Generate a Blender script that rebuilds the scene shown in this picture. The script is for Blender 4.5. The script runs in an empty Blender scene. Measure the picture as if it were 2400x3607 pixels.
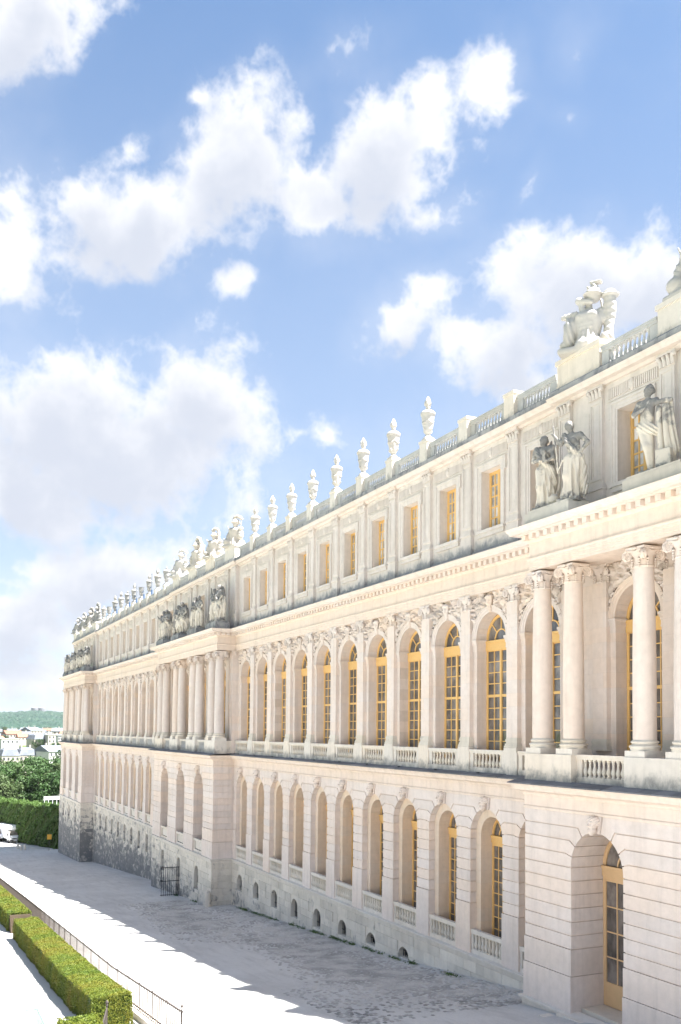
import bpy, bmesh, math, random
import numpy as np
from mathutils import Vector, Matrix
RD = random.Random(11)
PI = math.pi
scene = bpy.context.scene
COL = scene.collection

# ------------------------------------------------------------------ camera
# X runs along the facade away from the camera, Y points from the facade to the garden, Z is height over the camera
CAM = Vector((-35.535, 25.498, 0.0))
YAW, PITCH, ROLL = 0.43963, 0.04355, 0.00817
fw = Vector((math.cos(YAW) * math.cos(PITCH), -math.sin(YAW) * math.cos(PITCH), math.sin(PITCH)))
rt = fw.cross(Vector((0, 0, 1))).normalized()
up = rt.cross(fw)
rt2 = rt * math.cos(ROLL) + up * math.sin(ROLL)
up2 = up * math.cos(ROLL) - rt * math.sin(ROLL)
cd = bpy.data.cameras.new('camera')
cam = bpy.data.objects.new('camera', cd)
COL.objects.link(cam)
m3 = Matrix((rt2, up2, -fw)).transposed()
cam.matrix_world = Matrix.Translation(CAM) @ m3.to_4x4()
cd.sensor_fit = 'HORIZONTAL'
cd.sensor_width = 36.0
cd.lens = 3243.7 / 2400 * 36.0
cd.shift_y = 632.5 / 2400
cd.clip_start = 0.3
cd.clip_end = 20000
scene.camera = cam

# ------------------------------------------------------------------ sun, exposure
LIGHT = Vector((12.6, 11.4, -32.0)).normalized()
SUN_EL = math.asin(-LIGHT.z)
SUN_AZ = math.atan2(-LIGHT.x, -LIGHT.y)
sd = bpy.data.lights.new('sun', 'SUN')
sd.energy = 5.0
sd.angle = math.radians(0.55)
sd.color = (1.0, 0.968, 0.93)
sun = bpy.data.objects.new('sun', sd)
COL.objects.link(sun)
sun.rotation_euler = LIGHT.to_track_quat('-Z', 'Y').to_euler()
scene.view_settings.view_transform = 'Standard'
scene.view_settings.look = 'None'
scene.view_settings.gamma = 1.0
scene.view_settings.exposure = 2.22
scene.cycles.max_bounces = 8
scene.cycles.diffuse_bounces = 5
scene.cycles.glossy_bounces = 3
scene.cycles.transmission_bounces = 6
scene.cycles.transparent_max_bounces = 8
scene.cycles.use_denoising = True
scene.cycles.use_adaptive_sampling = True
scene.cycles.adaptive_threshold = 0.02

# ------------------------------------------------------------------ node helpers
class NT:
    def __init__(self, tree):
        self.t = tree
        self.t.nodes.clear()
    def n(self, kind, ins=None, **props):
        nd = self.t.nodes.new('ShaderNode' + kind)
        for k, v in props.items():
            setattr(nd, k, v)
        if ins:
            for k, v in ins.items():
                s = nd.inputs[k]
                if hasattr(v, 'is_output') or isinstance(v, bpy.types.NodeSocket):
                    self.t.links.new(v, s)
                else:
                    s.default_value = v
        return nd
    def math(self, op, a, b=0.0, c=None, clamp=False):
        ins = {0: a, 1: b}
        if c is not None: ins[2] = c
        return self.n('Math', ins, operation=op, use_clamp=clamp).outputs[0]
    def vmath(self, op, a, b=(0, 0, 0)):
        return self.n('VectorMath', {0: a, 1: b}, operation=op).outputs[0]
    def mix(self, f, a, b, blend='MIX'):
        nd = self.n('Mix', None, data_type='RGBA', blend_type=blend)
        for s, v in ((nd.inputs[0], f), (nd.inputs[6], a), (nd.inputs[7], b)):
            if isinstance(v, bpy.types.NodeSocket): self.t.links.new(v, s)
            else: s.default_value = v if not isinstance(v, tuple) or len(v) == 4 else (*v, 1)
        return nd.outputs[2]
    def step(self, v, lo, hi, a=0.0, b=1.0):
        return self.n('MapRange', {0: v, 1: lo, 2: hi, 3: a, 4: b}, interpolation_type='SMOOTHSTEP').outputs[0]
    def noise(self, vec, scale, detail=4.0, rough=0.5, dist=0.0):
        return self.n('TexNoise', {'Vector': vec, 'Scale': scale, 'Detail': detail, 'Roughness': rough, 'Distortion': dist})
    def scaled(self, vec, s):
        return self.n('VectorMath', {0: vec, 1: s}, operation='MULTIPLY').outputs[0]

# ------------------------------------------------------------------ sky with cumulus clouds
CLOUDS = [(-0.568, 0.413, 3.107, 0.057, 0.035, 0.95), (-0.54, 0.441, 2.874, 0.046, 0.025, 0.8), (-0.414, 0.53, 2.71, 0.055, 0.044, 1.0), (-0.652, 0.361, -3.078, 0.073, 0.037, 0.9), (-0.095, 0.644, 2.67, 0.109, 0.046, 1.0), (-0.22, 0.5, 2.764, 0.125, 0.056, 1.0), (-0.327, 0.559, 2.379, 0.092, 0.081, 1.05), (-0.183, 0.511, 3.024, 0.082, 0.047, 0.9), (-0.319, 0.458, 2.798, 0.042, 0.028, 0.75), (-0.283, 0.613, 3.062, 0.029, 0.015, 0.70), (-0.205, 0.561, 2.768, 0.041, 0.021, 0.6), (-0.481, 0.563, 2.513, 0.08, 0.06, 1.05), (-0.529, 0.596, 2.632, 0.059, 0.045, 0.9), (-0.601, 0.626, 2.403, 0.055, 0.033, 0.85), (-0.544, 0.521, 2.974, 0.056, 0.027, 0.7), (-0.698, 0.438, -3.123, 0.121, 0.075, 1.1), (-0.634, 0.459, -3.07, 0.06, 0.058, 0.9), (-0.629, 0.396, -2.928, 0.089, 0.061, 0.95), (-0.516, 0.425, 2.939, 0.071, 0.037, 0.9), (-0.768, 0.438, -3.018, 0.074, 0.065, 1.0), (-0.143, 0.317, 3.043, 0.114, 0.084, 1.1), (-0.288, 0.333, -2.871, 0.087, 0.083, 1.05), (-0.188, 0.27, 3.068, 0.189, 0.087, 1.05), (-0.106, 0.233, 3.056, 0.128, 0.069, 1.0), (-0.303, 0.286, 3.097, 0.07, 0.048, 0.8), (-0.177, 0.159, 2.951, 0.147, 0.049, 1.0), (-0.109, 0.115, 3.094, 0.11, 0.053, 1.0), (-0.258, 0.162, 3.104, 0.06, 0.041, 0.7), (-0.11, 0.062, 3.112, 0.093, 0.049, 0.9), (-0.149, 0.017, 3.128, 0.113, 0.032, 0.6), (-0.087, 0.468, -3.066, 0.05, 0.069, 0.95), (-0.101, 0.425, 3.003, 0.035, 0.031, 0.6), (-0.138, 0.519, 3.002, 0.022, 0.014, 0.5), (-0.641, 0.541, 2.247, 0.026, 0.017, 0.5), (-0.678, 0.591, -3.036, 0.028, 0.02, 0.5), (-0.69, 0.641, 2.434, 0.028, 0.02, 0.5), (-0.421, 0.316, 3.129, 0.043, 0.024, 0.70), (-0.392, 0.315, 3.12, 0.024, 0.017, 0.65), (-0.451, 0.654, 2.781, 0.067, 0.033, 0.42), (-0.587, 0.576, -3.08, 0.057, 0.038, 0.42)]
world = bpy.data.worlds.new('World')
scene.world = world
world.use_nodes = True
W = NT(world.node_tree)
sky = W.n('TexSky', None, sky_type='NISHITA', sun_disc=False, sun_elevation=SUN_EL, sun_rotation=SUN_AZ % (2 * PI), altitude=120.0, air_density=0.75, dust_density=0.7, ozone_density=4.0)
tc = W.n('TexCoord')
dirv = tc.outputs['Generated']
sep = W.n('SeparateXYZ', {0: dirv})
az = W.math('ARCTAN2', sep.outputs[1], sep.outputs[0])
el = W.math('ARCSINE', sep.outputs[2])
azel = W.n('CombineXYZ', {0: az, 1: el, 2: 0.0}).outputs[0]
def cloud_density(offset, detail, fine, least=0.0):
    P = W.vmath('ADD', azel, offset)
    D = W.vmath('ADD', dirv, (offset[1] * 0.0, -offset[0] * 0.9, offset[1] * 0.9))
    warp = W.noise(D, 11.0, 3.0, 0.55)
    wv = W.n('VectorMath', {0: warp.outputs['Color'], 1: (0.5, 0.5, 0.5)}, operation='SUBTRACT').outputs[0]
    P = W.vmath('ADD', P, W.scaled(wv, (0.055, 0.055, 0.0)))
    best = None
    for (ca, ce, th, ra, rb, wt) in CLOUDS:
        if ra < least: continue
        mp = W.n('Mapping', {'Vector': P, 'Location': (ca, ce, 0), 'Rotation': (0, 0, th), 'Scale': (ra * 1.45, rb * 1.45, 1.0)}, vector_type='TEXTURE')
        g = W.n('TexGradient', {0: mp.outputs[0]}, gradient_type='SPHERICAL').outputs['Fac']
        g = W.math('MULTIPLY', g, wt)
        best = g if best is None else W.math('SMOOTH_MAX', best, g, 0.12)
    # beyond the part of the sky described above the same kind of clouds goes on unseen, cover raised to brighten the facade
    inside = W.math('MULTIPLY', W.math('MULTIPLY', W.step(az, 0.08, -0.06), W.step(az, -1.0, -0.84)), W.step(el, 0.82, 0.68))
    gen = W.noise(D, 3.1, 2.0, 0.5).outputs[0]
    gen = W.step(gen, 0.44, 0.62, 0.0, 0.9)
    gen = W.math('MULTIPLY', gen, W.math('SUBTRACT', 1.0, inside))
    best = W.math('MAXIMUM', best, gen)
    fb = W.noise(D, 20.0, detail, 0.56, 0.25).outputs[0]
    d = W.math('MULTIPLY_ADD', W.math('SUBTRACT', fb, 0.5), fine, best)
    if detail > 6:
        bw = W.math('ABSOLUTE', W.math('MULTIPLY_ADD', W.noise(D, 34.0, 4.0, 0.6).outputs[0], 2.0, -1.0))
        d = W.math('ADD', d, W.math('MULTIPLY_ADD', bw, -0.36, 0.06))
    return d, best
d0, f0 = cloud_density((0.0, 0.0, 0.0), 8.0, 1.05)
d1, f1 = cloud_density((-0.010, 0.030, 0.0), 5.0, 1.0, 0.07)
mask = W.step(d0, 0.31, 0.76)
veil = W.step(W.math('ADD', W.noise(dirv, 3.5, 6.0, 0.6).outputs[0], W.math('MULTIPLY', f0, 0.35)), 0.45, 0.95, 0.0, 0.30)
mask = W.math('MAXIMUM', mask, veil)
shade = W.step(W.math('MULTIPLY_ADD', d1, 0.75, W.math('MULTIPLY', d0, 0.35)), 0.25, 1.05)
ccol = W.mix(shade, (0.25, 0.251, 0.256), (0.158, 0.169, 0.193))
STR = 0.064
skyc = W.mix(1.0, sky.outputs[0], (1.0, 1.06, 1.0), 'MULTIPLY')
skyc = W.mix(W.step(el, 0.86, 0.08, 0.0, 0.68), skyc, (2.15, 2.45, 2.98))
bg1 = W.n('Background', {'Color': skyc, 'Strength': STR})
bg2 = W.n('Background', {'Color': ccol, 'Strength': 1.0})
mixw = W.n('MixShader', {0: mask, 1: bg1.outputs[0], 2: bg2.outputs[0]})
wout = W.n('OutputWorld', {0: mixw.outputs[0]})
world.cycles.sampling_method = 'MANUAL'
world.cycles.sample_map_resolution = 512

# ------------------------------------------------------------------ materials
MATS = {}
def newmat(name):
    m = bpy.data.materials.new(name)
    m.use_nodes = True
    MATS[name] = m
    return m, NT(m.node_tree)
def finish(T, col, rough=0.85, bump=None, bstr=0.3, bdist=0.02, spec=0.3, **extra):
    ins = {'Base Color': col if isinstance(col, bpy.types.NodeSocket) else (*col, 1), 'Roughness': rough, 'Specular IOR Level': spec}
    ins.update(extra)
    b = T.n('BsdfPrincipled', ins)
    if bump is not None:
        bn = T.n('Bump', {'Height': bump, 'Strength': bstr, 'Distance': bdist})
        T.t.links.new(bn.outputs[0], b.inputs['Normal'])
    T.n('OutputMaterial', {0: b.outputs[0]})
    return b
def stone(name, c1, c2, stain=0.0, stain_col=(0.10, 0.10, 0.105), bands=(), thr=0.62, soft=0.2, rand=0.05, bump=0.35, sc=1.0, joints=None, xgain=None):
    m, T = newmat(name)
    pos = T.n('NewGeometry').outputs['Position']
    sp = T.n('SeparateXYZ', {0: pos})
    big = T.noise(pos, 0.32 * sc, 4.0, 0.55).outputs[0]
    mid = T.noise(pos, 3.5 * sc, 6.0, 0.6).outputs[0]
    fine = T.noise(pos, 32.0, 4.0, 0.6).outputs[0]
    col = T.mix(T.step(big, 0.34, 0.66), c1, c2)
    rnd = T.n('ObjectInfo').outputs['Random']
    if 0.04 < rand < 0.08: col = T.mix(T.step(rnd, 0.55, 1.0, 0.0, 0.55), col, tuple(q * f for q, f in zip(c2, (1.0, 0.93, 0.84))))
    k = T.math('MULTIPLY_ADD', rnd, 2 * rand, 1.0 - rand)
    stk = T.noise(T.scaled(pos, (2.6, 2.6, 0.22)), 1.0, 5.0, 0.6).outputs[0]
    k = T.math('MULTIPLY', k, T.step(stk, 0.45, 0.75, 1.0, 0.88))
    k = T.math('MULTIPLY', k, T.math('MULTIPLY_ADD', mid, 0.26, 0.87))
    k = T.math('MULTIPLY', k, T.math('MULTIPLY_ADD', fine, 0.10, 0.95))
    col = T.mix(1.0, col, T.n('CombineColor', {0: k, 1: k, 2: k}).outputs[0], 'MULTIPLY')
    height = T.math('ADD', T.math('MULTIPLY', mid, 0.6), T.math('MULTIPLY', fine, 0.35))
    if joints:
        bw, bh = joints
        cb = T.n('CombineXYZ', {0: sp.outputs[0], 1: sp.outputs[2], 2: 0.0}).outputs[0]
        br = T.n('TexBrick', {'Vector': cb, 'Scale': 1.0, 'Mortar Size': 0.006, 'Mortar Smooth': 0.4, 'Brick Width': bw, 'Row Height': bh,
                              'Color1': (0.98, 0.985, 0.99, 1), 'Color2': (1.03, 0.985, 0.93, 1), 'Mortar': (0.89, 0.865, 0.83, 1)}, offset=0.5)
        col = T.mix(1.0, col, br.outputs[0], 'MULTIPLY')
        height = T.math('SUBTRACT', height, T.math('MULTIPLY', br.outputs['Fac'], 0.5))
    if stain > 0:
        sv = T.scaled(pos, (1.3, 1.3, 0.95))
        s1 = T.noise(sv, 1.5 * sc, 9.0, 0.68, 0.3).outputs[0]
        for (zl, zh, w) in bands:
            z = sp.outputs[2]
            f = T.math('MULTIPLY', T.step(z, zl - 0.25, zl), T.step(z, zh + 0.75, zh - 0.15))
            s1 = T.math('ADD', s1, T.math('MULTIPLY', f, w))
        if xgain:
            x0, x1, w, z0, z1, wz = xgain
            s1 = T.math('ADD', s1, T.step(sp.outputs[0], x0, x1, 0.0, w))
            s1 = T.math('ADD', s1, T.step(sp.outputs[2], z1, z0, 0.0, wz))
            if wz > 0: vo = T.n('TexVoronoi', {'Vector': T.scaled(pos, (0.95, 0.95, 1.9)), 'Scale': 1.0})
            if wz > 0: s1 = T.math('ADD', s1, T.math('MULTIPLY_ADD', T.n('SeparateColor', {0: vo.outputs['Color']}).outputs[0], 0.24, -0.12))
        mk = T.step(s1, thr, thr + soft, 0.0, stain)
        sc2 = T.mix(T.noise(pos, 9.0, 5.0, 0.7).outputs[0], stain_col, tuple(min(1, c * 2.2) for c in stain_col))
        col = T.mix(mk, col, sc2)
    finish(T, col, 0.88, height, bump, 0.015, 0.25)
    return m
ST1, ST2 = (0.73, 0.652, 0.598), (0.705, 0.61, 0.54)
M_STONE = stone('pale limestone', ST1, ST2, rand=0.07)
M_WALL = stone('ashlar limestone', ST1, ST2, rand=0.03, joints=(1.25, 0.62))
M_INNER = stone('limestone with painted warm bounce', (0.715, 0.61, 0.505), (0.69, 0.57, 0.445), rand=0.03, joints=(1.1, 0.62))  # warm bounce glow of the arch recesses painted into the stone colour
M_TRIM = stone('moulded limestone', (0.73, 0.65, 0.595), (0.70, 0.607, 0.53), stain=0.35, stain_col=(0.25, 0.235, 0.21), thr=0.66)
M_WEATH = stone('weathered limestone', (0.72, 0.665, 0.58), (0.62, 0.57, 0.49), stain=0.8, stain_col=(0.13, 0.13, 0.13), thr=0.58, soft=0.25)
M_RBAL = stone('grey roof balustrade stone', (0.54, 0.53, 0.505), (0.42, 0.42, 0.41), stain=0.8, stain_col=(0.16, 0.165, 0.175), thr=0.52, soft=0.3)
M_PED = stone('pedestal limestone', (0.70, 0.655, 0.59), (0.67, 0.615, 0.54), stain=0.9, stain_col=(0.16, 0.155, 0.145), bands=((-2.3, -1.72, 0.30), (14.3, 14.95, 0.28)), thr=0.62, soft=0.34, xgain=(34.0, 66.0, 0.13, -30.0, -29.0, 0.0))
M_ATTIC = stone('attic limestone', (0.70, 0.64, 0.59), (0.665, 0.60, 0.54), stain=0.8, stain_col=(0.14, 0.145, 0.155), bands=((8.4, 9.05, 0.32), (9.0, 9.4, 0.12)), thr=0.60, soft=0.32, rand=0.03)
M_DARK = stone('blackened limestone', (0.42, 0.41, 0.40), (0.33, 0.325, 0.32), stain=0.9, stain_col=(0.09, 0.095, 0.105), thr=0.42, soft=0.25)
M_BASE = stone('basement limestone', (0.72, 0.665, 0.575), (0.64, 0.585, 0.50), stain=0.88, stain_col=(0.09, 0.093, 0.098), thr=0.61, soft=0.27, rand=0.10,
               xgain=(38.0, 64.0, 0.14, -17.0, -12.0, 0.26), sc=1.3)
M_URN = stone('white urn stone', (0.54, 0.515, 0.475), (0.49, 0.465, 0.425), stain=0.35, stain_col=(0.28, 0.26, 0.235), thr=0.6, sc=2.0)
M_URNG = stone('grey urn stone', (0.36, 0.35, 0.325), (0.26, 0.255, 0.245), stain=0.75, stain_col=(0.17, 0.17, 0.165), thr=0.54, sc=2.0)
M_SLATE = stone('slate ledge', (0.205, 0.21, 0.222), (0.155, 0.16, 0.17), rand=0.18, bump=0.5)
def statue_mat(name, lo, amount):
    m, T = newmat(name)
    pos = T.n('NewGeometry').outputs['Position']
    oc = T.n('SeparateXYZ', {0: T.n('TexCoord').outputs['Object']}).outputs[2]
    nz = T.noise(pos, 2.6, 7.0, 0.65, 0.5).outputs[0]
    mid = T.noise(pos, 9.0, 5.0, 0.6).outputs[0]
    k = T.math('MULTIPLY_ADD', T.step(oc, 0.9, 2.5), 0.30, nz)
    k = T.math('ADD', k, T.step(oc, 0.35, 0.05, 0.0, 0.22))
    mk = T.step(k, lo, lo + 0.22, 0.0, amount)
    col = T.mix(mid, (0.66, 0.595, 0.50), (0.74, 0.675, 0.58))
    col = T.mix(mk, col, T.mix(mid, (0.15, 0.15, 0.15), (0.27, 0.265, 0.255)))
    finish(T, col, 0.9, T.noise(pos, 24.0, 5.0, 0.6).outputs[0], 0.4, 0.02, 0.2)
    return m
M_STATUE = statue_mat('patinated statue stone', 0.57, 0.9)
M_STATUE2 = statue_mat('darkened statue stone', 0.52, 0.95)
def plain(name, col, rough=0.6, spec=0.4, noise=0.12, sc=6.0, metallic=0.0):
    m, T = newmat(name)
    pos = T.n('NewGeometry').outputs['Position']
    k = T.math('MULTIPLY_ADD', T.noise(pos, sc, 5.0, 0.6).outputs[0], 2 * noise, 1 - noise)
    k = T.math('MULTIPLY', k, T.math('MULTIPLY_ADD', T.n('ObjectInfo').outputs['Random'], 0.12, 0.94))
    c = T.mix(1.0, col, T.n('CombineColor', {0: k, 1: k, 2: k}).outputs[0], 'MULTIPLY')
    finish(T, c, rough, None, spec=spec, Metallic=metallic)
    return m
M_FRAME = plain('ochre window paint', (0.745, 0.465, 0.17), 0.5, 0.4, 0.08)
M_FRAME2 = plain('pale ochre door paint', (0.70, 0.47, 0.25), 0.55, 0.4, 0.08)
M_IRON = plain('brown painted iron', (0.155, 0.115, 0.10), 0.55, 0.4, 0.2)
M_IRONB = plain('black iron', (0.045, 0.045, 0.048), 0.6, 0.4, 0.2)
def glass(name, col, rough):
    m, T = newmat(name)
    pos = T.n('NewGeometry').outputs['Position']
    k = T.math('MULTIPLY_ADD', T.n('ObjectInfo').outputs['Random'], 0.6, 0.55)
    k = T.math('MULTIPLY', k, T.step(T.noise(T.scaled(pos, (1.7, 1.0, 1.1)), 1.0, 3.0, 0.6).outputs[0], 0.3, 0.7, 0.6, 1.7))
    c = T.mix(1.0, col, T.n('CombineColor', {0: k, 1: k, 2: k}).outputs[0], 'MULTIPLY')
    finish(T, c, rough, T.noise(pos, 2.2, 2.0, 0.5).outputs[0], 0.16, 0.03, 0.8)
    return m
M_GLASS = glass('dark window glass', (0.15, 0.132, 0.118), 0.06)
M_CURT = glass('curtained window glass', (0.46, 0.45, 0.44), 0.08)
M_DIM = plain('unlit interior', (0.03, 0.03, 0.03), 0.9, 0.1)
M_WHITE = plain('white vehicle paint', (0.78, 0.79, 0.80), 0.35, 0.5, 0.04)
M_RUBBER = plain('black rubber', (0.03, 0.03, 0.032), 0.8, 0.2)
M_ORANGE = plain('orange sign paint', (0.80, 0.42, 0.05), 0.6)
M_BLUE = plain('blue strap', (0.045, 0.09, 0.17), 0.7)
M_STEEL = plain('galvanised steel', (0.17, 0.19, 0.22), 0.5, 0.5, 0.15)

# ------------------------------------------------------------------ mesh helpers
class MB:
    def __init__(self):
        self.v = []; self.f = []
    def box(self, x0, x1, y0, y1, z0, z1):
        b = len(self.v)
        self.v += [(x0, y0, z0), (x1, y0, z0), (x1, y1, z0), (x0, y1, z0), (x0, y0, z1), (x1, y0, z1), (x1, y1, z1), (x0, y1, z1)]
        self.f += [(b, b+3, b+2, b+1), (b+4, b+5, b+6, b+7), (b, b+1, b+5, b+4), (b+1, b+2, b+6, b+5), (b+2, b+3, b+7, b+6), (b+3, b, b+4, b+7)]
        return self
    def quad(self, a, b, c, d):
        k = len(self.v); self.v += [a, b, c, d]; self.f.append((k, k+1, k+2, k+3)); return self
    def prism(self, poly, y0, y1):
        n = len(poly); b = len(self.v)
        self.v += [(x, y1, z) for x, z in poly] + [(x, y0, z) for x, z in poly]
        self.f.append(tuple(range(b, b + n)))
        self.f.append(tuple(range(b + 2 * n - 1, b + n - 1, -1)))
        for i in range(n):
            j = (i + 1) % n
            self.f.append((b + i, b + n + i, b + n + j, b + j))
        return self
    def lathe(self, prof, n=16, cx=0.0, cy=0.0, mod=None, caps=True):
        b = len(self.v)
        for r, z in prof:
            for i in range(n):
                a = 2 * PI * i / n
                q = r if mod is None else r * mod(a, z)
                self.v.append((cx + q * math.cos(a), cy + q * math.sin(a), z))
        for k in range(len(prof) - 1):
            for i in range(n):
                j = (i + 1) % n
                self.f.append((b + k*n + i, b + k*n + j, b + (k+1)*n + j, b + (k+1)*n + i))
        if caps:
            self.f.append(tuple(b + i for i in range(n - 1, -1, -1)))
            self.f.append(tuple(b + (len(prof)-1)*n + i for i in range(n)))
        return self
    def sweep(self, prof, path, cap=True):
        b = len(self.v); n = len(prof)
        norms = []
        for i in range(len(path) - 1):
            d = Vector((path[i+1][0] - path[i][0], path[i+1][1] - path[i][1])).normalized()
            norms.append(Vector((-d.y, d.x)))
        for i, (x, y) in enumerate(path):
            if i == 0: m = norms[0]
            elif i == len(path) - 1: m = norms[-1]
            else:
                a, c = norms[i-1], norms[i]
                m = (a + c) / (1.0 + a.dot(c))
            for o, z in prof:
                self.v.append((x + m.x * o, y + m.y * o, z))
        for i in range(len(path) - 1):
            for k in range(n - 1):
                p = b + i * n + k
                self.f.append((p, p + n, p + n + 1, p + 1))
        if cap:
            self.f.append(tuple(b + k for k in range(n)))
            self.f.append(tuple(b + (len(path)-1)*n + k for k in range(n - 1, -1, -1)))
        return self
    def tube(self, pts, rad, n=6, caps=True):
        b = len(self.v); pts = [Vector(p) for p in pts]
        for i, p in enumerate(pts):
            d = (pts[min(i+1, len(pts)-1)] - pts[max(i-1, 0)]).normalized()
            u = d.orthogonal().normalized() if abs(d.z) > 0.95 else d.cross(Vector((0, 0, 1))).normalized()
            w = d.cross(u)
            r = rad[i] if isinstance(rad, (list, tuple)) else rad
            for k in range(n):
                a = 2 * PI * k / n
                q = p + (u * math.cos(a) + w * math.sin(a)) * r
                self.v.append(tuple(q))
        for i in range(len(pts) - 1):
            for k in range(n):
                j = (k + 1) % n
                self.f.append((b + i*n + k, b + i*n + j, b + (i+1)*n + j, b + (i+1)*n + k))
        if caps:
            self.f.append(tuple(b + k for k in range(n - 1, -1, -1)))
            self.f.append(tuple(b + (len(pts)-1)*n + k for k in range(n)))
        return self
    def add(self, other, M=None):
        b = len(self.v)
        if M is None: self.v += other.v
        else: self.v += [tuple(M @ Vector(p)) for p in other.v]
        self.f += [tuple(b + i for i in f) for f in other.f]
        return self
    def mesh(self, name, mat, smooth=None, fix=True):
        me = bpy.data.meshes.new(name)
        me.from_pydata(self.v, [], self.f)
        if fix:
            bm = bmesh.new(); bm.from_mesh(me)
            bmesh.ops.recalc_face_normals(bm, faces=bm.faces)
            bm.to_mesh(me); bm.free()
        me.materials.append(mat)
        if smooth is not None:
            me.shade_smooth()
            me.set_sharp_from_angle(angle=math.radians(smooth))
        me.update()
        return me
def ob(name, me, parent=None, loc=(0, 0, 0), rot=(0, 0, 0), sc=(1, 1, 1)):
    o = bpy.data.objects.new(name, me)
    COL.objects.link(o)
    o.location = loc; o.rotation_euler = rot; o.scale = sc
    if parent is not None: o.parent = parent
    return o
def tag(o, label=None, cat=None, group=None, kind=None):
    if label: o['label'] = label
    if cat: o['category'] = cat
    if group: o['group'] = group
    if kind: o['kind'] = kind
    return o
def thing(name, label, cat, loc=(0, 0, 0), rz=0.0, group=None):
    o = bpy.data.objects.new(name, None)
    COL.objects.link(o)
    o.empty_display_size = 0.2
    o.location = loc; o.rotation_euler = (0, 0, rz)
    return tag(o, label, cat, group)
def copy_tree(o, parent=None):
    c = o.copy(); COL.objects.link(c); c.parent = parent
    for ch in o.children: copy_tree(ch, c)
    return c
ORD = ['first', 'second', 'third', 'fourth', 'fifth', 'sixth', 'seventh', 'eighth', 'ninth', 'tenth', 'eleventh']

# ------------------------------------------------------------------ implicit sculpting (surface nets)
def sdf_mesh(name, fn, lo, hi, vox, mat):
    xs = [np.arange(lo[i], hi[i] + vox, vox) for i in range(3)]
    X, Y, Z = np.meshgrid(*xs, indexing='ij')
    D = fn(X, Y, Z)
    S = D < 0
    nx, ny, nz = D.shape
    corners = [(i, j, k) for i in (0, 1) for j in (0, 1) for k in (0, 1)]
    cnt = sum(S[i:nx-1+i, j:ny-1+j, k:nz-1+k].astype(np.int8) for i, j, k in corners)
    act = (cnt > 0) & (cnt < 8)
    idx = np.argwhere(act)
    ids = -np.ones(act.shape, int); ids[act] = np.arange(len(idx))
    acc = np.zeros((len(idx), 3)); num = np.zeros(len(idx))
    for a in corners:
        for ax in range(3):
            if a[ax]: continue
            b = list(a); b[ax] = 1
            da = D[idx[:, 0]+a[0], idx[:, 1]+a[1], idx[:, 2]+a[2]]
            db = D[idx[:, 0]+b[0], idx[:, 1]+b[1], idx[:, 2]+b[2]]
            cr = (da < 0) != (db < 0)
            t = np.where(cr, da / np.where(cr, da - db, 1), 0)
            p = idx + np.array(a, float)
            p[:, ax] += t
            acc[cr] += p[cr]; num[cr] += 1
    pts = acc / num[:, None] * vox + np.array(lo)
    faces = []
    for ax in range(3):
        o1, o2 = [(1, 2), (2, 0), (0, 1)][ax]
        sl0 = [slice(None)] * 3; sl1 = [slice(None)] * 3
        sl0[ax] = slice(0, -1); sl1[ax] = slice(1, None)
        s0, s1 = S[tuple(sl0)], S[tuple(sl1)]
        e = np.argwhere(s0 != s1)
        sgn = s0[tuple(e.T)]
        ok = (e[:, o1] > 0) & (e[:, o2] > 0) & (e[:, o1] < D.shape[o1]-1) & (e[:, o2] < D.shape[o2]-1)
        e, sgn = e[ok], sgn[ok]
        u = np.zeros(3, int); u[o1] = 1
        w = np.zeros(3, int); w[o2] = 1
        q = [ids[tuple((e - u - w).T)], ids[tuple((e - w).T)], ids[tuple(e.T)], ids[tuple((e - u).T)]]
        Q = np.stack(q, 1)
        Q[~sgn] = Q[~sgn][:, ::-1]
        faces.append(Q)
    F = np.concatenate(faces)
    F = F[(F >= 0).all(1)]
    me = bpy.data.meshes.new(name)
    me.from_pydata(pts.tolist(), [], F.tolist())
    me.materials.append(mat)
    me.shade_smooth()
    me.update()
    return me
def s_cap(X, Y, Z, a, b, ra, rb):
    a = np.array(a, float); b = np.array(b, float); d = b - a
    px, py, pz = X - a[0], Y - a[1], Z - a[2]
    t = np.clip((px*d[0] + py*d[1] + pz*d[2]) / max(d @ d, 1e-9), 0, 1)
    return np.sqrt((px - t*d[0])**2 + (py - t*d[1])**2 + (pz - t*d[2])**2) - (ra + (rb - ra) * t)
def s_ell(X, Y, Z, c, r):
    k = np.sqrt(((X-c[0])/r[0])**2 + ((Y-c[1])/r[1])**2 + ((Z-c[2])/r[2])**2)
    return (k - 1.0) * min(r)
def s_box(X, Y, Z, c, h, r=0.02):
    qx, qy, qz = np.abs(X-c[0])-h[0]+r, np.abs(Y-c[1])-h[1]+r, np.abs(Z-c[2])-h[2]+r
    return np.sqrt(np.maximum(qx, 0)**2 + np.maximum(qy, 0)**2 + np.maximum(qz, 0)**2) + np.minimum(np.maximum(qx, np.maximum(qy, qz)), 0) - r
def smin(a, b, k):
    h = np.clip(0.5 + 0.5 * (b - a) / k, 0, 1)
    return b * (1 - h) + a * h - k * h * (1 - h)

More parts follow.
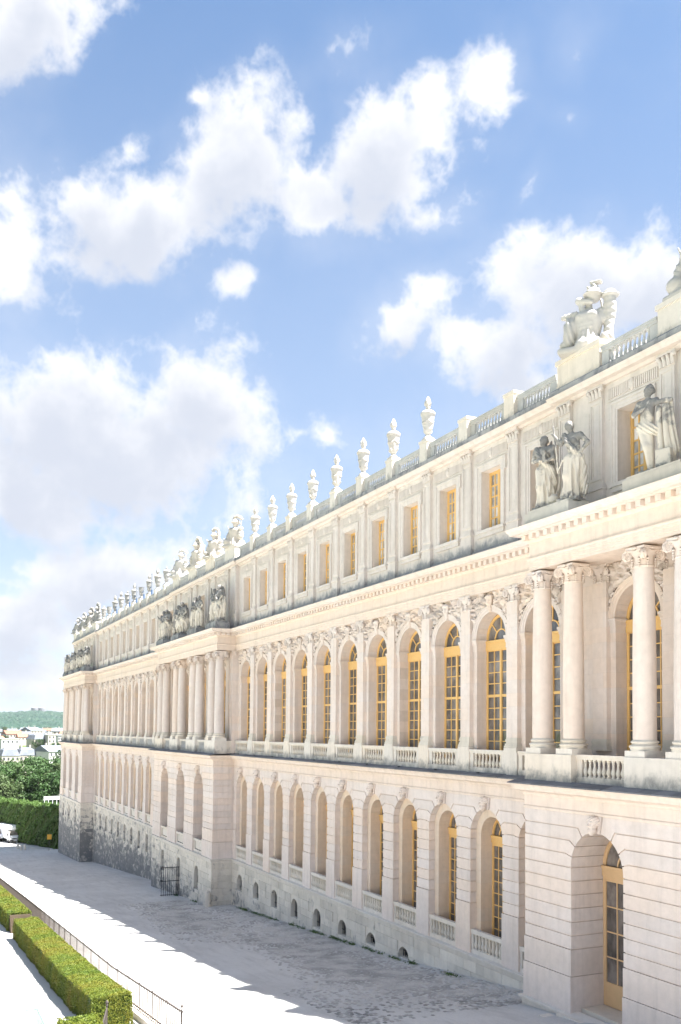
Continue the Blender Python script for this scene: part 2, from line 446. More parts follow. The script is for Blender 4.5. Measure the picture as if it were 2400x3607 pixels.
# ================================================================== THE PALACE WING
AC = [-13.95, 50.4, 115.2]           # centres of the three projecting pavilions
H = 10.35                            # their half width
MOD = 5.95                           # their bay width
PIERS1 = [4.0 * k for k in range(10)]
PIERS2 = [64.8 + 4.0 * k for k in range(10)]
BAYS1 = [-2.0 + 4.0 * k for k in range(11)]
BAYS2 = [62.8 + 4.0 * k for k in range(11)]
def acbays(a): return [a + MOD, a, a - MOD]
def acpairs(a): return [a + 1.5 * MOD, a + 0.5 * MOD, a - 0.5 * MOD, a - 1.5 * MOD]
def plan(yM, yA, h):
    a, b, c = AC
    return [(a-h, yA), (a+h, yA), (a+h, yM), (b-h, yM), (b-h, yA), (b+h, yA), (b+h, yM), (c-h, yM), (c-h, yA), (c+h, yA), (c+h, -18.0)]
palace = thing('palace_wing', 'long cream limestone palace wing with arched windows, columns and roof balustrade', 'palace', (0, 0, 0))
def part(name, mb, mat, smooth=None, parent=None, fix=True):
    return ob(name, mb.mesh(name, mat, smooth, fix), parent or palace)
GX = [-60, -6.7, -3.6, 9.2, 16.9, 24.6, 39.5, 104.4, 128, 400]
GZ = [-6.2, -10.98, -11.3, -12.6, -13.15, -13.7, -14.75, -19.6, -20.8, -26]
def gz(x): return float(np.interp(x, GX, GZ))

def arch_pts(cx, hw, zs, n=14, t0=0.0, t1=PI):
    return [(cx + hw * math.cos(t0 + (t1-t0) * i / n), zs + hw * math.sin(t0 + (t1-t0) * i / n)) for i in range(n + 1)]
def arch_wall(mb, xl, xr, za, zt, cx, hw, zs, zb, yf, yb, n=18):
    mb.quad((xl, yf, za), (cx-hw, yf, za), (cx-hw, yf, zt), (xl, yf, zt))
    mb.quad((cx+hw, yf, za), (xr, yf, za), (xr, yf, zt), (cx+hw, yf, zt))
    if zb > za: mb.quad((cx-hw, yf, za), (cx+hw, yf, za), (cx+hw, yf, zb), (cx-hw, yf, zb))
    pts = arch_pts(cx, hw, zs, n)
    for (x0, z0), (x1, z1) in zip(pts[:-1], pts[1:]):
        mb.quad((x1, yf, z1), (x0, yf, z0), (x0, yf, zt), (x1, yf, zt))
        mb.quad((x0, yf, z0), (x1, yf, z1), (x1, yb, z1), (x0, yb, z0))
    mb.quad((cx+hw, yf, zb), (cx+hw, yf, zs), (cx+hw, yb, zs), (cx+hw, yb, zb))
    mb.quad((cx-hw, yf, zs), (cx-hw, yf, zb), (cx-hw, yb, zb), (cx-hw, yb, zs))
    mb.quad((cx-hw, yf, zb), (cx+hw, yf, zb), (cx+hw, yb, zb), (cx-hw, yb, zb))
def rect_wall(mb, xl, xr, za, zt, cx, hw, z0, z1, yf, yb):
    mb.quad((xl, yf, za), (cx-hw, yf, za), (cx-hw, yf, zt), (xl, yf, zt))
    mb.quad((cx+hw, yf, za), (xr, yf, za), (xr, yf, zt), (cx+hw, yf, zt))
    mb.quad((cx-hw, yf, za), (cx+hw, yf, za), (cx+hw, yf, z0), (cx-hw, yf, z0))
    mb.quad((cx-hw, yf, z1), (cx+hw, yf, z1), (cx+hw, yf, zt), (cx-hw, yf, zt))
    for s in (-1, 1): mb.quad((cx+s*hw, yf, z0), (cx+s*hw, yf, z1), (cx+s*hw, yb, z1), (cx+s*hw, yb, z0))
    for z in (z0, z1): mb.quad((cx-hw, yf, z), (cx+hw, yf, z), (cx+hw, yb, z), (cx-hw, yb, z))

# ------------------------------------------------------------------ ground floor: rusticated stone courses
JZ = [-8.43, -7.90, -7.37, -6.84, -6.31, -5.78, -5.25, -4.72, -4.19, -3.66, -3.10]
GRV = 0.05
def side(cx, sgn, hw, zs, z):
    """points from the bend of a joint to the arch, for the arch at cx lying on side sgn of the pier"""
    h = z - zs
    if h <= 0.05: return [(cx - sgn * hw, z)], 0.0
    th = math.asin(min(h / (hw * 1.28), 0.97))
    return [(cx - sgn * h / math.tan(th), z), (cx - sgn * hw * math.cos(th), zs + hw * math.sin(th))], th
def block_poly(cl, cr, hw, zs, i):
    """outline of course i of a pier between the arches centred cl (smaller x) and cr; a number in a tuple is a straight end"""
    z0, z1 = JZ[i] + GRV / 2, JZ[i+1] - GRV / 2
    top = i == len(JZ) - 2
    thk = math.acos(0.27 / hw)
    def edge(c, sgn):
        if isinstance(c, tuple): return [(c[0], z0), (c[0], z1)]
        a, t0 = side(c, sgn, hw, zs, z0)
        if top: b, t1 = [(c - sgn * (z1 - zs) / math.tan(thk), z1), (c - sgn * hw * math.cos(thk), zs + hw * math.sin(thk))], thk
        else: b, t1 = side(c, sgn, hw, zs, z1)
        arc = [(c - sgn * hw * math.cos(t0 + (t1-t0) * k / 6), zs + hw * math.sin(t0 + (t1-t0) * k / 6)) for k in range(1, 6)] if t1 > 0 else []
        return a + arc + b[::-1]
    L = edge(cl, -1); Rr = edge(cr, 1)
    return L + Rr[::-1]
def keystone_poly(hw, zs):
    thk = math.acos(0.27 / hw)
    zt = JZ[-1] - GRV / 2
    arc = [(hw * math.cos(thk + (PI - 2*thk) * k / 6), zs + hw * math.sin(thk + (PI - 2*thk) * k / 6)) for k in range(7)]
    return [(-(zt - zs) / math.tan(thk) + 0.03, zt), ((zt - zs) / math.tan(thk) - 0.03, zt)] + [(x * 0.93, z) for x, z in arc]
HWM, ZSM = 1.37, -5.06
HWA, ZSA = 1.45, -5.20
YA = 1.83
far_blocks = MB()
def courses(cl, cr, hw, zs, yb, yf, far=False, cache={}):
    ref = [c for c in (cl, cr) if not isinstance(c, tuple)]
    off = ref[0]
    for i in range(len(JZ) - 1):
        a = (cl[0] - off,) if isinstance(cl, tuple) else cl - off
        b = (cr[0] - off,) if isinstance(cr, tuple) else cr - off
        key = (round(a[0] if isinstance(a, tuple) else a, 3), isinstance(a, tuple), round(b[0] if isinstance(b, tuple) else b, 3), isinstance(b, tuple), hw, i)
        if far:
            mb = MB().prism([(x + off, z) for x, z in block_poly(a, b, hw, zs, i)], yb, yf)
            far_blocks.add(mb); continue
        if key not in cache:
            cache[key] = MB().prism(block_poly(a, b, hw, zs, i), yb, yf).mesh('stone_block', M_STONE)
        ob('stone_block', cache[key], palace, (off, RD.uniform(-0.006, 0.006), 0))
def ground_run(bays, x0, x1, hw, zs, yb, yf, far):
    b = sorted(bays)
    seq = [(x0,)] + b + [(x1,)]
    courses(seq[0], b[0], hw, zs, yb, yf, far)
    for u, v in zip(b[:-1], b[1:]): courses(u, v, hw, zs, yb, yf, far)
    courses(b[-1], seq[-1], hw, zs, yb, yf, far)
ground_run(BAYS1, AC[0]+H, AC[1]-H, HWM, ZSM, -0.36, 0.0, False)
ground_run(BAYS2, AC[1]+H, AC[2]-H, HWM, ZSM, -0.36, 0.0, True)
for k, a in enumerate(AC): ground_run(acbays(a), a-H, a+H, HWA, ZSA, 0.2, YA, k == 2)
tag(part('stone_courses', far_blocks, M_STONE), kind='stuff')
# backing behind the joints, inner arches
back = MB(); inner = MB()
def edges_of(bays, x0, x1):
    b = sorted(bays); e = [x0] + [(u+v)/2 for u, v in zip(b[:-1], b[1:])] + [x1]
    return [(c, e[i], e[i+1]) for i, c in enumerate(b)]
for bays, x0, x1 in ((BAYS1, AC[0]+H, AC[1]-H), (BAYS2, AC[1]+H, AC[2]-H)):
    for c, l, r in edges_of(bays, x0, x1):
        arch_wall(back, l, r, -11.0, -3.05, c, HWM + 0.045, ZSM, -10.9, -0.05, -0.37)
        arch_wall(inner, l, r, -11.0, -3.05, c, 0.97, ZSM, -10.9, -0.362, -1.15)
for a in AC:
    for c, l, r in edges_of(acbays(a), a-H+0.045, a+H-0.045):
        arch_wall(back, l, r, -11.0, -3.05, c, HWA + 0.045, ZSA, -10.95, YA - 0.05, 0.15)
    for s in (-1, 1):
        x = a + s * (H - 0.045)
        back.quad((x, -0.4, -11.0), (x, YA - 0.05, -11.0), (x, YA - 0.05, -3.05), (x, -0.4, -3.05))
part('joint_backing', back, M_STONE, fix=False)
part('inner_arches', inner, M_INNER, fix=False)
# smooth bases of the piers below the courses
pb = MB().box(-0.655, 0.655, -0.362, 0.035, -10.9, -8.45).mesh('pier_base', M_STONE)
for x in PIERS1 + PIERS2: ob('pier_base', pb, palace, (x, 0, 0))
pbe = MB().box(-0.03, 0.68, -0.362, 0.035, -10.9, -8.45).mesh('pier_base', M_STONE)
ob('pier_base', pbe, palace, (AC[1]-H-0.68, 0, 0)); ob('pier_base', pbe, palace, (AC[2]-H-0.68, 0, 0))
w = MOD - 2 * HWA
for k, a in enumerate(AC):
    for s in (-1, 1):
        c = a + s * MOD / 2
        for j, (zz0, zz1, g) in enumerate(((-9.47, -8.45, 0.03), (-10.95, -9.49, 0.06))):
            ob('pier_base', MB().box(-w/2 - g*0.3, w/2 + g*0.3, 0.2, YA + g, zz0, zz1).mesh('pier_base', M_STONE), palace, (c, 0, 0))
            e0, e1 = sorted((a + s * (H + g), a + s * (MOD + HWA - g*0.3)))
            ob('pier_base', MB().box(e0, e1, -0.3, YA + g, zz0, zz1).mesh('pier_base', M_STONE), palace)
# keystones with carved heads
def head_sdf(X, Y, Z):
    d = s_ell(X, Y, Z, (0, 0.10, 0.0), (0.16, 0.17, 0.23))
    d = smin(d, s_cap(X, Y, Z, (0, 0.26, 0.05), (0, 0.31, -0.05), 0.025, 0.05), 0.02)
    d = smin(d, s_cap(X, Y, Z, (-0.11, 0.235, 0.085), (0.11, 0.235, 0.085), 0.034, 0.034), 0.02)
    for s in (-1, 1):
        d = smin(d, s_ell(X, Y, Z, (s*0.095, 0.2, -0.05), (0.05, 0.055, 0.05)), 0.025)
        d = np.maximum(d, -s_ell(X, Y, Z, (s*0.065, 0.275, 0.03), (0.042, 0.05, 0.03)))
    d = np.maximum(d, -s_ell(X, Y, Z, (0, 0.28, -0.125), (0.065, 0.05, 0.022)))
    hair = s_ell(X, Y, Z, (0, 0.05, 0.13), (0.25, 0.19, 0.21)) + 0.035 * np.sin(X * 34 + Z * 22) * np.cos(Z * 28 + Y * 14)
    d = smin(d, hair, 0.02)
    beard = s_ell(X, Y, Z, (0, 0.14, -0.27), (0.14, 0.13, 0.18)) + 0.03 * np.sin(X * 44 + np.sin(Z * 20)) * np.cos(Z * 13)
    return smin(d, beard, 0.02)
ME_HEAD = sdf_mesh('carved_head', head_sdf, (-0.34, -0.15, -0.52), (0.34, 0.42, 0.40), 0.022, M_TRIM)
kM = MB().prism(keystone_poly(HWM, ZSM), -0.36, 0.06).mesh('keystone', M_STONE)
kA = MB().prism(keystone_poly(HWA, ZSA), 0.2, YA + 0.06).mesh('keystone', M_STONE)
for c in BAYS1 + BAYS2:
    k = ob('keystone', kM, palace, (c, 0, 0)); ob('carved_head', ME_HEAD, k, (0, 0.06, -3.38), (0, 0, RD.uniform(-0.15, 0.15)), (1.08, 1.1, 0.86))
for a in AC:
    for c in acbays(a):
        k = ob('keystone', kA, palace, (c, 0, 0)); ob('carved_head', ME_HEAD, k, (0, YA + 0.06, -3.42), (0, 0, RD.uniform(-0.15, 0.15)), (1.15, 1.1, 0.90))

# ------------------------------------------------------------------ basement wall, ledge, stones, little arched openings
base = MB()
BH, BZS = 0.62, -12.62
def bsill(x): return max(gz(x) + 0.22, -13.35 if x < 40 else -14.1)
dimm = MB()
def basement(bays, x0, x1, y):
    for c, l, r in edges_of(bays, x0, x1):
        if gz(c) + 0.3 > BZS:
            if gz(c) + 0.3 > BZS + 0.45:
                base.quad((l, y, -24), (r, y, -24), (r, y, -11.0), (l, y, -11.0)); continue
            zb = BZS
        else: zb = bsill(c)
        if abs(c - 50.4) < 0.1: zb = gz(c) - 0.1
        arch_wall(base, l, r, -24, -11.0, c, BH, BZS, zb, y, y - 0.5, 10)
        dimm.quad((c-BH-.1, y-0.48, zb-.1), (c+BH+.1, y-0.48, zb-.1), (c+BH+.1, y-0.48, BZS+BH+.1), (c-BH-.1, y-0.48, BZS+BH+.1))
        if c < 62:
            g = MB()
            for q in range(6): x = -0.5 + q * 0.2; g.box(x-0.014, x+0.014, -0.014, 0.014, zb, BZS + math.sqrt(max(BH**2 - x*x, 0.02)))
            g.box(-BH, BH, -0.02, 0.02, zb + 0.3, zb + 0.34)
            ob('window_grille', g.mesh('window_grille', M_IRONB, fix=False), palace, (c, y - 0.3, 0))
basement(BAYS1, AC[0]+H, AC[1]-H, 0.07)
basement(BAYS2, AC[1]+H, AC[2]-H, 0.07)
for a in AC:
    basement(acbays(a), a-H-0.1, a+H+0.1, YA + 0.07)
    for s in (-1, 1):
        x = a + s * (H + 0.1)
        base.quad((x, -0.4, -24), (x, YA + 0.07, -24), (x, YA + 0.07, -11.0), (x, -0.4, -11.0))
part('basement_wall', base, M_BASE, fix=False)
part('basement_interior', dimm, M_DIM, fix=False)
UNIT = MB().box(-0.5, 0.5, -0.5, 0.5, -0.5, 0.5).mesh('basement_stone', M_BASE)
rest = MB(); nst = 0
def stones(x0, x1, y, bays, side_of=None):
    global nst
    z = -11.22
    row = 0
    while z > -21.6:
        hgt = RD.uniform(0.46, 0.62)
        zt, zb = z, z - hgt
        x = x0 - RD.uniform(0, 0.6)
        spans = []
        ops = [] if side_of else [c for c in bays if zt > (gz(c)-.1 if abs(c-50.4) < .1 else bsill(c)) + 0.02 and zb < BZS + BH - 0.1]
        cuts = [x0] + [q for c in sorted(ops) for q in (c - BH - 0.02, c + BH + 0.02)] + [x1]
        for i in range(0, len(cuts), 2):
            a, b = cuts[i], cuts[i+1]
            while b - a > 0.05:
                wd = RD.uniform(0.65, 1.45)
                if b - a - wd < 0.4: wd = b - a
                spans.append((a, a + wd)); a += wd
        for a, b in spans:
            gl = gz(side_of if side_of else (a + b) / 2)
            if zt < gl - 0.1: continue
            pr = RD.uniform(0.015, 0.055)
            if side_of: bx = (side_of - 0.03 - pr * 0.3, side_of + 0.1, a + 0.008, b - 0.008, zb + 0.008, zt - 0.008)
            else: bx = (a + 0.008, b - 0.008, y - 0.06, y + pr, zb + 0.008, zt - 0.008)
            if nst < 300 and (a < 62 or side_of):
                nst += 1
                ob('basement_stone', UNIT, palace, ((bx[0]+bx[1])/2, (bx[2]+bx[3])/2, (bx[4]+bx[5])/2), (0, 0, 0), (bx[1]-bx[0], bx[3]-bx[2], bx[5]-bx[4]))
            else: rest.box(*bx)
        z = zb; row += 1
stones(AC[0]+2, AC[0]+H+0.1, YA + 0.07, [])
stones(AC[0]+H+0.1, AC[1]-H-0.1, 0.07, BAYS1)
stones(0.07, YA + 0.1, 0, [], side_of=AC[1]-H-0.1)
stones(AC[1]-H-0.1, AC[1]+H+0.1, YA + 0.07, acbays(AC[1]))
stones(AC[1]+H+0.1, AC[2]-H-0.1, 0.07, BAYS2)
stones(0.07, YA + 0.1, 0, [], side_of=AC[2]-H-0.1)
stones(AC[2]-H-0.1, AC[2]+H+0.1, YA + 0.07, acbays(AC[2]))
tag(part('basement_stones', rest, M_BASE, fix=False), kind='stuff')
part('plinth_ledge', MB().sweep([(-0.3, -11.24), (0.10, -11.22), (0.13, -11.02), (0.22, -10.98), (0.22, -10.90), (-0.3, -10.82)], plan(0.0, YA, H)), M_PED)

# ------------------------------------------------------------------ balusters
BPROF = [(0.09, 0.0), (0.09, 0.06), (0.055, 0.09), (0.06, 0.14), (0.085, 0.22), (0.098, 0.32), (0.085, 0.42), (0.055, 0.55), (0.045, 0.68), (0.05, 0.80), (0.07, 0.83), (0.05, 0.86), (0.08, 0.92), (0.085, 0.94), (0.085, 1.0)]
ME_BAL = MB().lathe(BPROF, 10).mesh('baluster', M_WEATH, 40)
ME_RBAL = MB().lathe(BPROF, 10).mesh('baluster', M_RBAL, 40)
bal_far = MB(); BALLOW = MB().lathe([(0.085, 0.0), (0.06, 0.1), (0.098, 0.3), (0.045, 0.68), (0.085, 0.95), (0.085, 1.0)], 6, caps=False)
nbal = 0
def balusters(parent, x0, x1, y, z0, z1, n, far=False, fat=1.0):
    global nbal
    for i in range(n):
        x = x0 + (x1 - x0) * (i + 0.5) / n
        if far or nbal >= 300:
            bal_far.add(BALLOW, Matrix.Translation((x, y, z0)) @ Matrix.Diagonal((fat, fat, z1 - z0, 1)))
        else:
            nbal += 1
            ob('baluster', ME_RBAL if z0 > 10 else ME_BAL, parent, (x, y, z0), (0, 0, RD.random()), (fat, fat, z1 - z0))

# parapets in the ground-floor arches
def parapet(cx, hw, y, far):
    mb = MB()
    mb.box(-hw, hw, y - 0.12, y + 0.10, -9.90, -9.70)
    mb.box(-hw, hw, y - 0.10, y + 0.08, -10.89, -10.66)
    for s in (-1, 1): mb.box(s*hw, s*(hw - 0.2), y - 0.10, y + 0.06, -10.66, -9.90)
    mb.box(-hw, hw, y - 0.2, y - 0.13, -10.89, -9.75)
    o = ob('parapet', mb.mesh('parapet', M_PED), palace, (cx, 0, 0))
    if far:
        ob('panel', MB().box(-hw + 0.3, hw - 0.3, y - 0.13, y - 0.03, -10.6, -9.97).mesh('panel', M_PED), o)
    else: balusters(o, -hw + 0.2, hw - 0.2, y - 0.02, -10.66, -9.90, 8, fat=1.05)
for c in sorted(BAYS1): parapet(c, HWM, -0.12, False)
for c in BAYS2: parapet(c, HWM, -0.12, True)
for a in AC[1:]:
    for c in acbays(a): parapet(c, HWA, YA - 0.15, True)

# ------------------------------------------------------------------ string course and slate ledge
part('string_course', MB().sweep([(-0.3, -3.13), (0.04, -3.12), (0.07, -3.08), (0.07, -3.02), (0.025, -2.99), (0.025, -2.58), (0.07, -2.55), (0.09, -2.48), (0.16, -2.42), (0.36, -2.36), (0.38, -2.26), (0.44, -2.20), (0.48, -2.12), (-0.3, -2.08)], plan(0.0, YA, H)), M_TRIM, 30)
slate_me = MB().prism([(-0.395, 0), (0.395, 0), (0.395, 0.03), (-0.395, 0.03)], 0, 1)
def slate_slab(wd):
    mb = MB(); y0, y1 = -0.05, 0.57
    mb.v = [(-wd, y0, -1.97), (wd, y0, -1.97), (wd, y1, -2.10), (-wd, y1, -2.10), (-wd, y0, -1.93), (wd, y0, -1.93), (wd, y1, -2.055), (-wd, y1, -2.055)]
    mb.f = [(0, 3, 2, 1), (4, 5, 6, 7), (0, 1, 5, 4), (1, 2, 6, 5), (2, 3, 7, 6), (3, 0, 4, 7)]
    return mb
SLAB = slate_slab(0.405).mesh('slate_slab', M_SLATE)
def slabs(x0, x1, y):
    n = int(round((x1 - x0) / 0.83)); s = (x1 - x0) / n
    for i in range(n): ob('slate_slab', SLAB, palace, (x0 + (i + 0.5) * s, y, RD.uniform(-0.006, 0.006)), (RD.uniform(-0.008, 0.008), 0, 0), (s / 0.83, 1, 1))
slabs(AC[0], AC[0]+H+0.55, YA); slabs(AC[0]+H+0.55, AC[1]-H-0.55, 0.0); slabs(AC[1]-H-0.55, AC[1]+H+0.55, YA)
sp_ = plan(0.0, YA, H)[5:]
part('slate_ledge', MB().sweep([(-0.3, -2.07), (0.57, -2.10), (0.57, -2.055), (-0.3, -1.90)], sp_), M_SLATE)
part('terrace_floor', MB().sweep([(-2.4, -2.0), (0.0, -2.0), (0.0, -1.94), (-2.4, -1.94)], plan(0.0, YA, H), False), M_SLATE)
# small black pipes on the ledge
pipe = MB().box(-0.06, 0.06, -0.05, 0.05, 0, 0.1).mesh('drain_spout', M_IRONB)
for c in BAYS1: ob('drain_spout', pipe, palace, (c + 0.4, 0.2, -2.02))

# ------------------------------------------------------------------ first floor
YW = -0.30
HF, ZF = 1.25, 4.67
wall1 = MB()
for bays, x0, x1 in ((BAYS1, AC[0]+H, AC[1]-H), (BAYS2, AC[1]+H, AC[2]-H), (acbays(AC[0]), AC[0]-H, AC[0]+H), (acbays(AC[1]), AC[1]-H, AC[1]+H), (acbays(AC[2]), AC[2]-H, AC[2]+H)):
    for c, l, r in edges_of(bays, x0, x1): arch_wall(wall1, l, r, -2.0, 7.05, c, HF, ZF, -1.6, YW, -1.0, 20)
part('first_floor_wall', wall1, M_WALL, fix=False)
part('end_wall', MB().quad((AC[2]+H, -0.3, -24), (AC[2]+H, -18, -24), (AC[2]+H, -18, 14.7), (AC[2]+H, -0.3, 14.7)).quad((AC[0]-H, -0.3, -24), (AC[0]-H, -18, -24), (AC[0]-H, -18, 14.7), (AC[0]-H, -0.3, 14.7)).quad((AC[0]-H, -18, -24), (AC[2]+H, -18, -24), (AC[2]+H, -18, 14.7), (AC[0]-H, -18, 14.7)), M_WALL, fix=False)
part('roof', MB().box(AC[0]-H, AC[2]+H, -18, -0.35, 14.45, 14.6), M_SLATE)
ALLB = BAYS1 + BAYS2 + [c for a in AC for c in acbays(a)]
# archivolt, keystone, imposts: shared by every bay
av = MB()
for (r0, r1, y) in ((1.25, 1.36, 0.05), (1.36, 1.50, 0.075), (1.50, 1.58, 0.105)):
    n = 20
    for i in range(n):
        t0, t1 = PI * i / n, PI * (i+1) / n
        c0, s0, c1, s1 = math.cos(t0), math.sin(t0), math.cos(t1), math.sin(t1)
        av.quad((r0*c0, y, r0*s0), (r1*c0, y, r1*s0), (r1*c1, y, r1*s1), (r0*c1, y, r0*s1))
        av.quad((r1*c0, y, r1*s0), (r1*c0, -0.01, r1*s0), (r1*c1, -0.01, r1*s1), (r1*c1, y, r1*s1))
        av.quad((r0*c0, y, r0*s0), (r0*c1, y, r0*s1), (r0*c1, -0.01, r0*s1), (r0*c0, -0.01, r0*s0))
ME_AV = av.mesh('archivolt', M_TRIM, fix=False)
ME_IMP = {}
for s in (-1, 1):
    im = MB()
    for z0, z1, g in ((4.08, 4.16, 0.03), (4.16, 4.34, 0.02), (4.34, 4.46, 0.05), (4.46, 4.55, 0.085), (4.55, 4.66, 0.115)):
        a, b = sorted((s * (1.25 - g * 0.7), s * 1.575))
        im.box(a, b, -0.55, g, z0, z1)
    ME_IMP[s] = im.mesh('impost', M_TRIM)
def key_sdf(X, Y, Z):
    d = s_cap(X, Y, Z, (0, 0.08, 0.45), (0, 0.05, -0.25), 0.2, 0.12)
    d = smin(d, s_cap(X, Y, Z, (-0.22, 0.13, 0.48), (0.22, 0.13, 0.48), 0.11, 0.11), 0.06)
    d = smin(d, s_ell(X, Y, Z, (0, 0.2, 0.2), (0.12, 0.1, 0.16)), 0.05)
    for s in (-1, 1): d = smin(d, s_cap(X, Y, Z, (s*0.2, 0.1, 0.4), (s*0.1, 0.12, -0.1), 0.06, 0.04), 0.04)
    return d + 0.018 * np.sin(X*34) * np.sin(Z*27 + Y*20)
ME_KEY = sdf_mesh('arch_keystone', key_sdf, (-0.5, -0.15, -0.5), (0.5, 0.42, 0.75), 0.04, M_TRIM)
# carved spandrels: relief of shields, quivers and ribbons in the corner between arch and architrave
def spandrel(seed):
    r = random.Random(seed); mb = MB()
    nx, nz = 22, 44
    blobs = []
    for _ in range(60):
        x = r.uniform(-0.05, 1.25); z = r.uniform(-1.9, 0.05)
        a = r.uniform(0, PI); blobs.append((x, z, a, r.uniform(0.06, 0.26), r.uniform(0.03, 0.09), r.uniform(0.08, 0.30)))
    grid = {}
    for i in range(nx + 1):
        for j in range(nz + 1):
            x = 1.25 * i / nx; z = -1.95 + 2.0 * j / nz
            h = 0.0
            for bx, bz, a, ra, rb, hh in blobs:
                dx, dz = x - bx, z - bz
                u = (dx*math.cos(a) + dz*math.sin(a)) / ra; v = (-dx*math.sin(a) + dz*math.cos(a)) / rb
                q = u*u + v*v
                if q < 1: h = max(h, hh * math.sqrt(1 - q))
            grid[i, j] = len(mb.v); mb.v.append((x, h, z))
    for i in range(nx):
        for j in range(nz):
            x, z = 1.25 * (i + 0.5) / nx, -1.95 + 2.0 * (j + 0.5) / nz
            # x measured from the pilaster edge towards the arch axis at x = 1.52; z from the architrave soffit
            if math.hypot(1.52 - x, z + 2.25) > 1.56 and z > -2.25 + 0.25 + 0.3 * x:
                mb.f.append((grid[i, j], grid[i+1, j], grid[i+1, j+1], grid[i, j+1]))
    return mb.mesh('spandrel_relief', M_TRIM, 60, fix=False)
ME_SPAN = [spandrel(s) for s in (3, 8, 21)]
PAN = {}
npane = 0
def pane(parent, x0, x1, y, z0, z1, mat):
    key = mat.name
    if key not in PAN: PAN[key] = MB().box(-0.5, 0.5, -0.005, 0.005, -0.5, 0.5).mesh('pane', mat)
    ob('pane', PAN[key], parent, ((x0+x1)/2, y, (z0+z1)/2), (RD.uniform(-0.006, 0.006), 0, RD.uniform(-0.006, 0.006)), (x1-x0, 1, z1-z0))
def grid_window(hw, zb, zt, cols, zrows, stile, mid, munt, fan=None, transom=None, panel=None, y=0.0):
    """frame mesh data and pane list; zrows lists (z0, z1) of each row of panes"""
    mb = MB(); P = []
    for s in (-1, 1): mb.box(*sorted((s*hw, s*(hw - stile))), -0.12, 0.0, zb, zt)
    mb.box(-mid/2, mid/2, -0.11, 0.015, zb, zt)
    lo = -hw + stile
    for s in (-1, 1):
        x0, x1 = sorted((s * mid / 2, s * (hw - stile)))
        cw = (x1 - x0) / (cols // 2)
        for k in range(1, cols // 2): mb.box(x0 + k*cw - munt/2, x0 + k*cw + munt/2, -0.09, -0.02, zrows[-1][0], zrows[0][1])
        for (z0, z1) in zrows:
            for k in range(cols // 2): P.append((x0 + k*cw, x0 + (k+1)*cw, z0, z1))
        zs_ = sorted(set([z for r in zrows for z in r]))
        prev = zt
        for i, (z0, z1) in enumerate(zrows):
            top = zrows[i-1][0] if i else zt
            gap = top - z1
            if gap > 0.05: mb.box(x0, x1, -0.105, -0.005, z1, top)
            else: mb.box(x0, x1, -0.09, -0.02, z1 - munt/2, z1 + munt/2)
        mb.box(x0, x1, -0.105, -0.005, zb, zrows[-1][0])
    if transom: mb.box(-hw, hw, -0.14, 0.05, transom[0], transom[1]); mb.box(-hw, hw, -0.14, 0.09, transom[1] - 0.12, transom[1])
    F = []
    if fan is not None:
        zc, r, angs, rin = fan
        n = 16
        for (ra, rb) in ((r - stile, r + 0.02), (rin - munt*0.7, rin + munt*0.7)):
            for i in range(n):
                t0, t1 = PI*i/n, PI*(i+1)/n
                p = [(ra*math.cos(t0), zc + ra*math.sin(t0)), (rb*math.cos(t0), zc + rb*math.sin(t0)), (rb*math.cos(t1), zc + rb*math.sin(t1)), (ra*math.cos(t1), zc + ra*math.sin(t1))]
                mb.prism(p, -0.10, -0.005)
        for a in angs:
            c, s_ = math.cos(a), math.sin(a); h = munt * 0.6
            mb.prism([(rin*c - h*s_, zc + rin*s_ + h*c), (rin*c + h*s_, zc + rin*s_ - h*c), (r*c + h*s_, zc + r*s_ - h*c), (r*c - h*s_, zc + r*s_ + h*c)], -0.09, -0.015)
        ed = [0.0] + sorted(angs) + [PI]
        for t0, t1 in zip(ed[:-1], ed[1:]):
            F.append([(rin*math.cos(t0), zc + rin*math.sin(t0))] + [((r-0.02)*math.cos(t0 + (t1-t0)*k/5), zc + (r-0.02)*math.sin(t0 + (t1-t0)*k/5)) for k in range(6)] + [(rin*math.cos(t1), zc + rin*math.sin(t1))])
        F.append([(rin*math.cos(PI*k/8), zc + rin*math.sin(PI*k/8)) for k in range(9)])
    return mb, P, F
def rows(top, n, h): return [(top - h*(k+1), top - h*k) for k in range(n)]
class Win:
    def __init__(self, name, spec, fmat, gmat, yoff):
        mb, self.P, self.F = spec
        self.me = mb.mesh(name, fmat); self.name = name; self.g = gmat; self.y = yoff
        j = MB()
        for x0, x1, z0, z1 in self.P: j.box(x0, x1, -0.065, -0.055, z0, z1)
        for p in self.F: j.prism(p, -0.065, -0.055)
        self.glz = j.mesh('glazing', gmat)
        self.fans = [MB().prism(p, -0.065, -0.055).mesh('pane', gmat) for p in self.F]
    def place(self, cx, fine):
        o = ob(self.name, self.me, palace, (cx, self.y, 0))
        if fine:
            for x0, x1, z0, z1 in self.P: pane(o, x0, x1, -0.06, z0, z1, self.g)
            for f in self.fans: ob('pane', f, o)
        else: tag(ob('glazing', self.glz, o), kind='stuff')
        return o
r1 = rows(4.08, 4, 0.545) + rows(4.08 - 4*0.545 - 0.13, 6, 0.545)
WF = Win('window', grid_window(1.24, -1.6, 4.12, 4, r1, 0.13, 0.15, 0.045, (4.62, 1.24, [PI*0.25, PI*0.5, PI*0.75], 0.5), (4.1, 4.60)), M_FRAME, M_GLASS, -0.86)
WG = Win('window', grid_window(0.96, -10.4, -5.45, 4, rows(-5.6, 8, 0.58), 0.12, 0.13, 0.045, (ZSM, 0.96, [PI*0.3, PI*0.5, PI*0.7], 0.38), (-5.45, -5.08)), M_FRAME, M_GLASS, -1.02)
WA = Win('window', grid_window(0.82, 10.08, 13.05, 4, rows(12.90, 5, 0.545), 0.15, 0.18, 0.07), M_FRAME, M_CURT, -0.74)
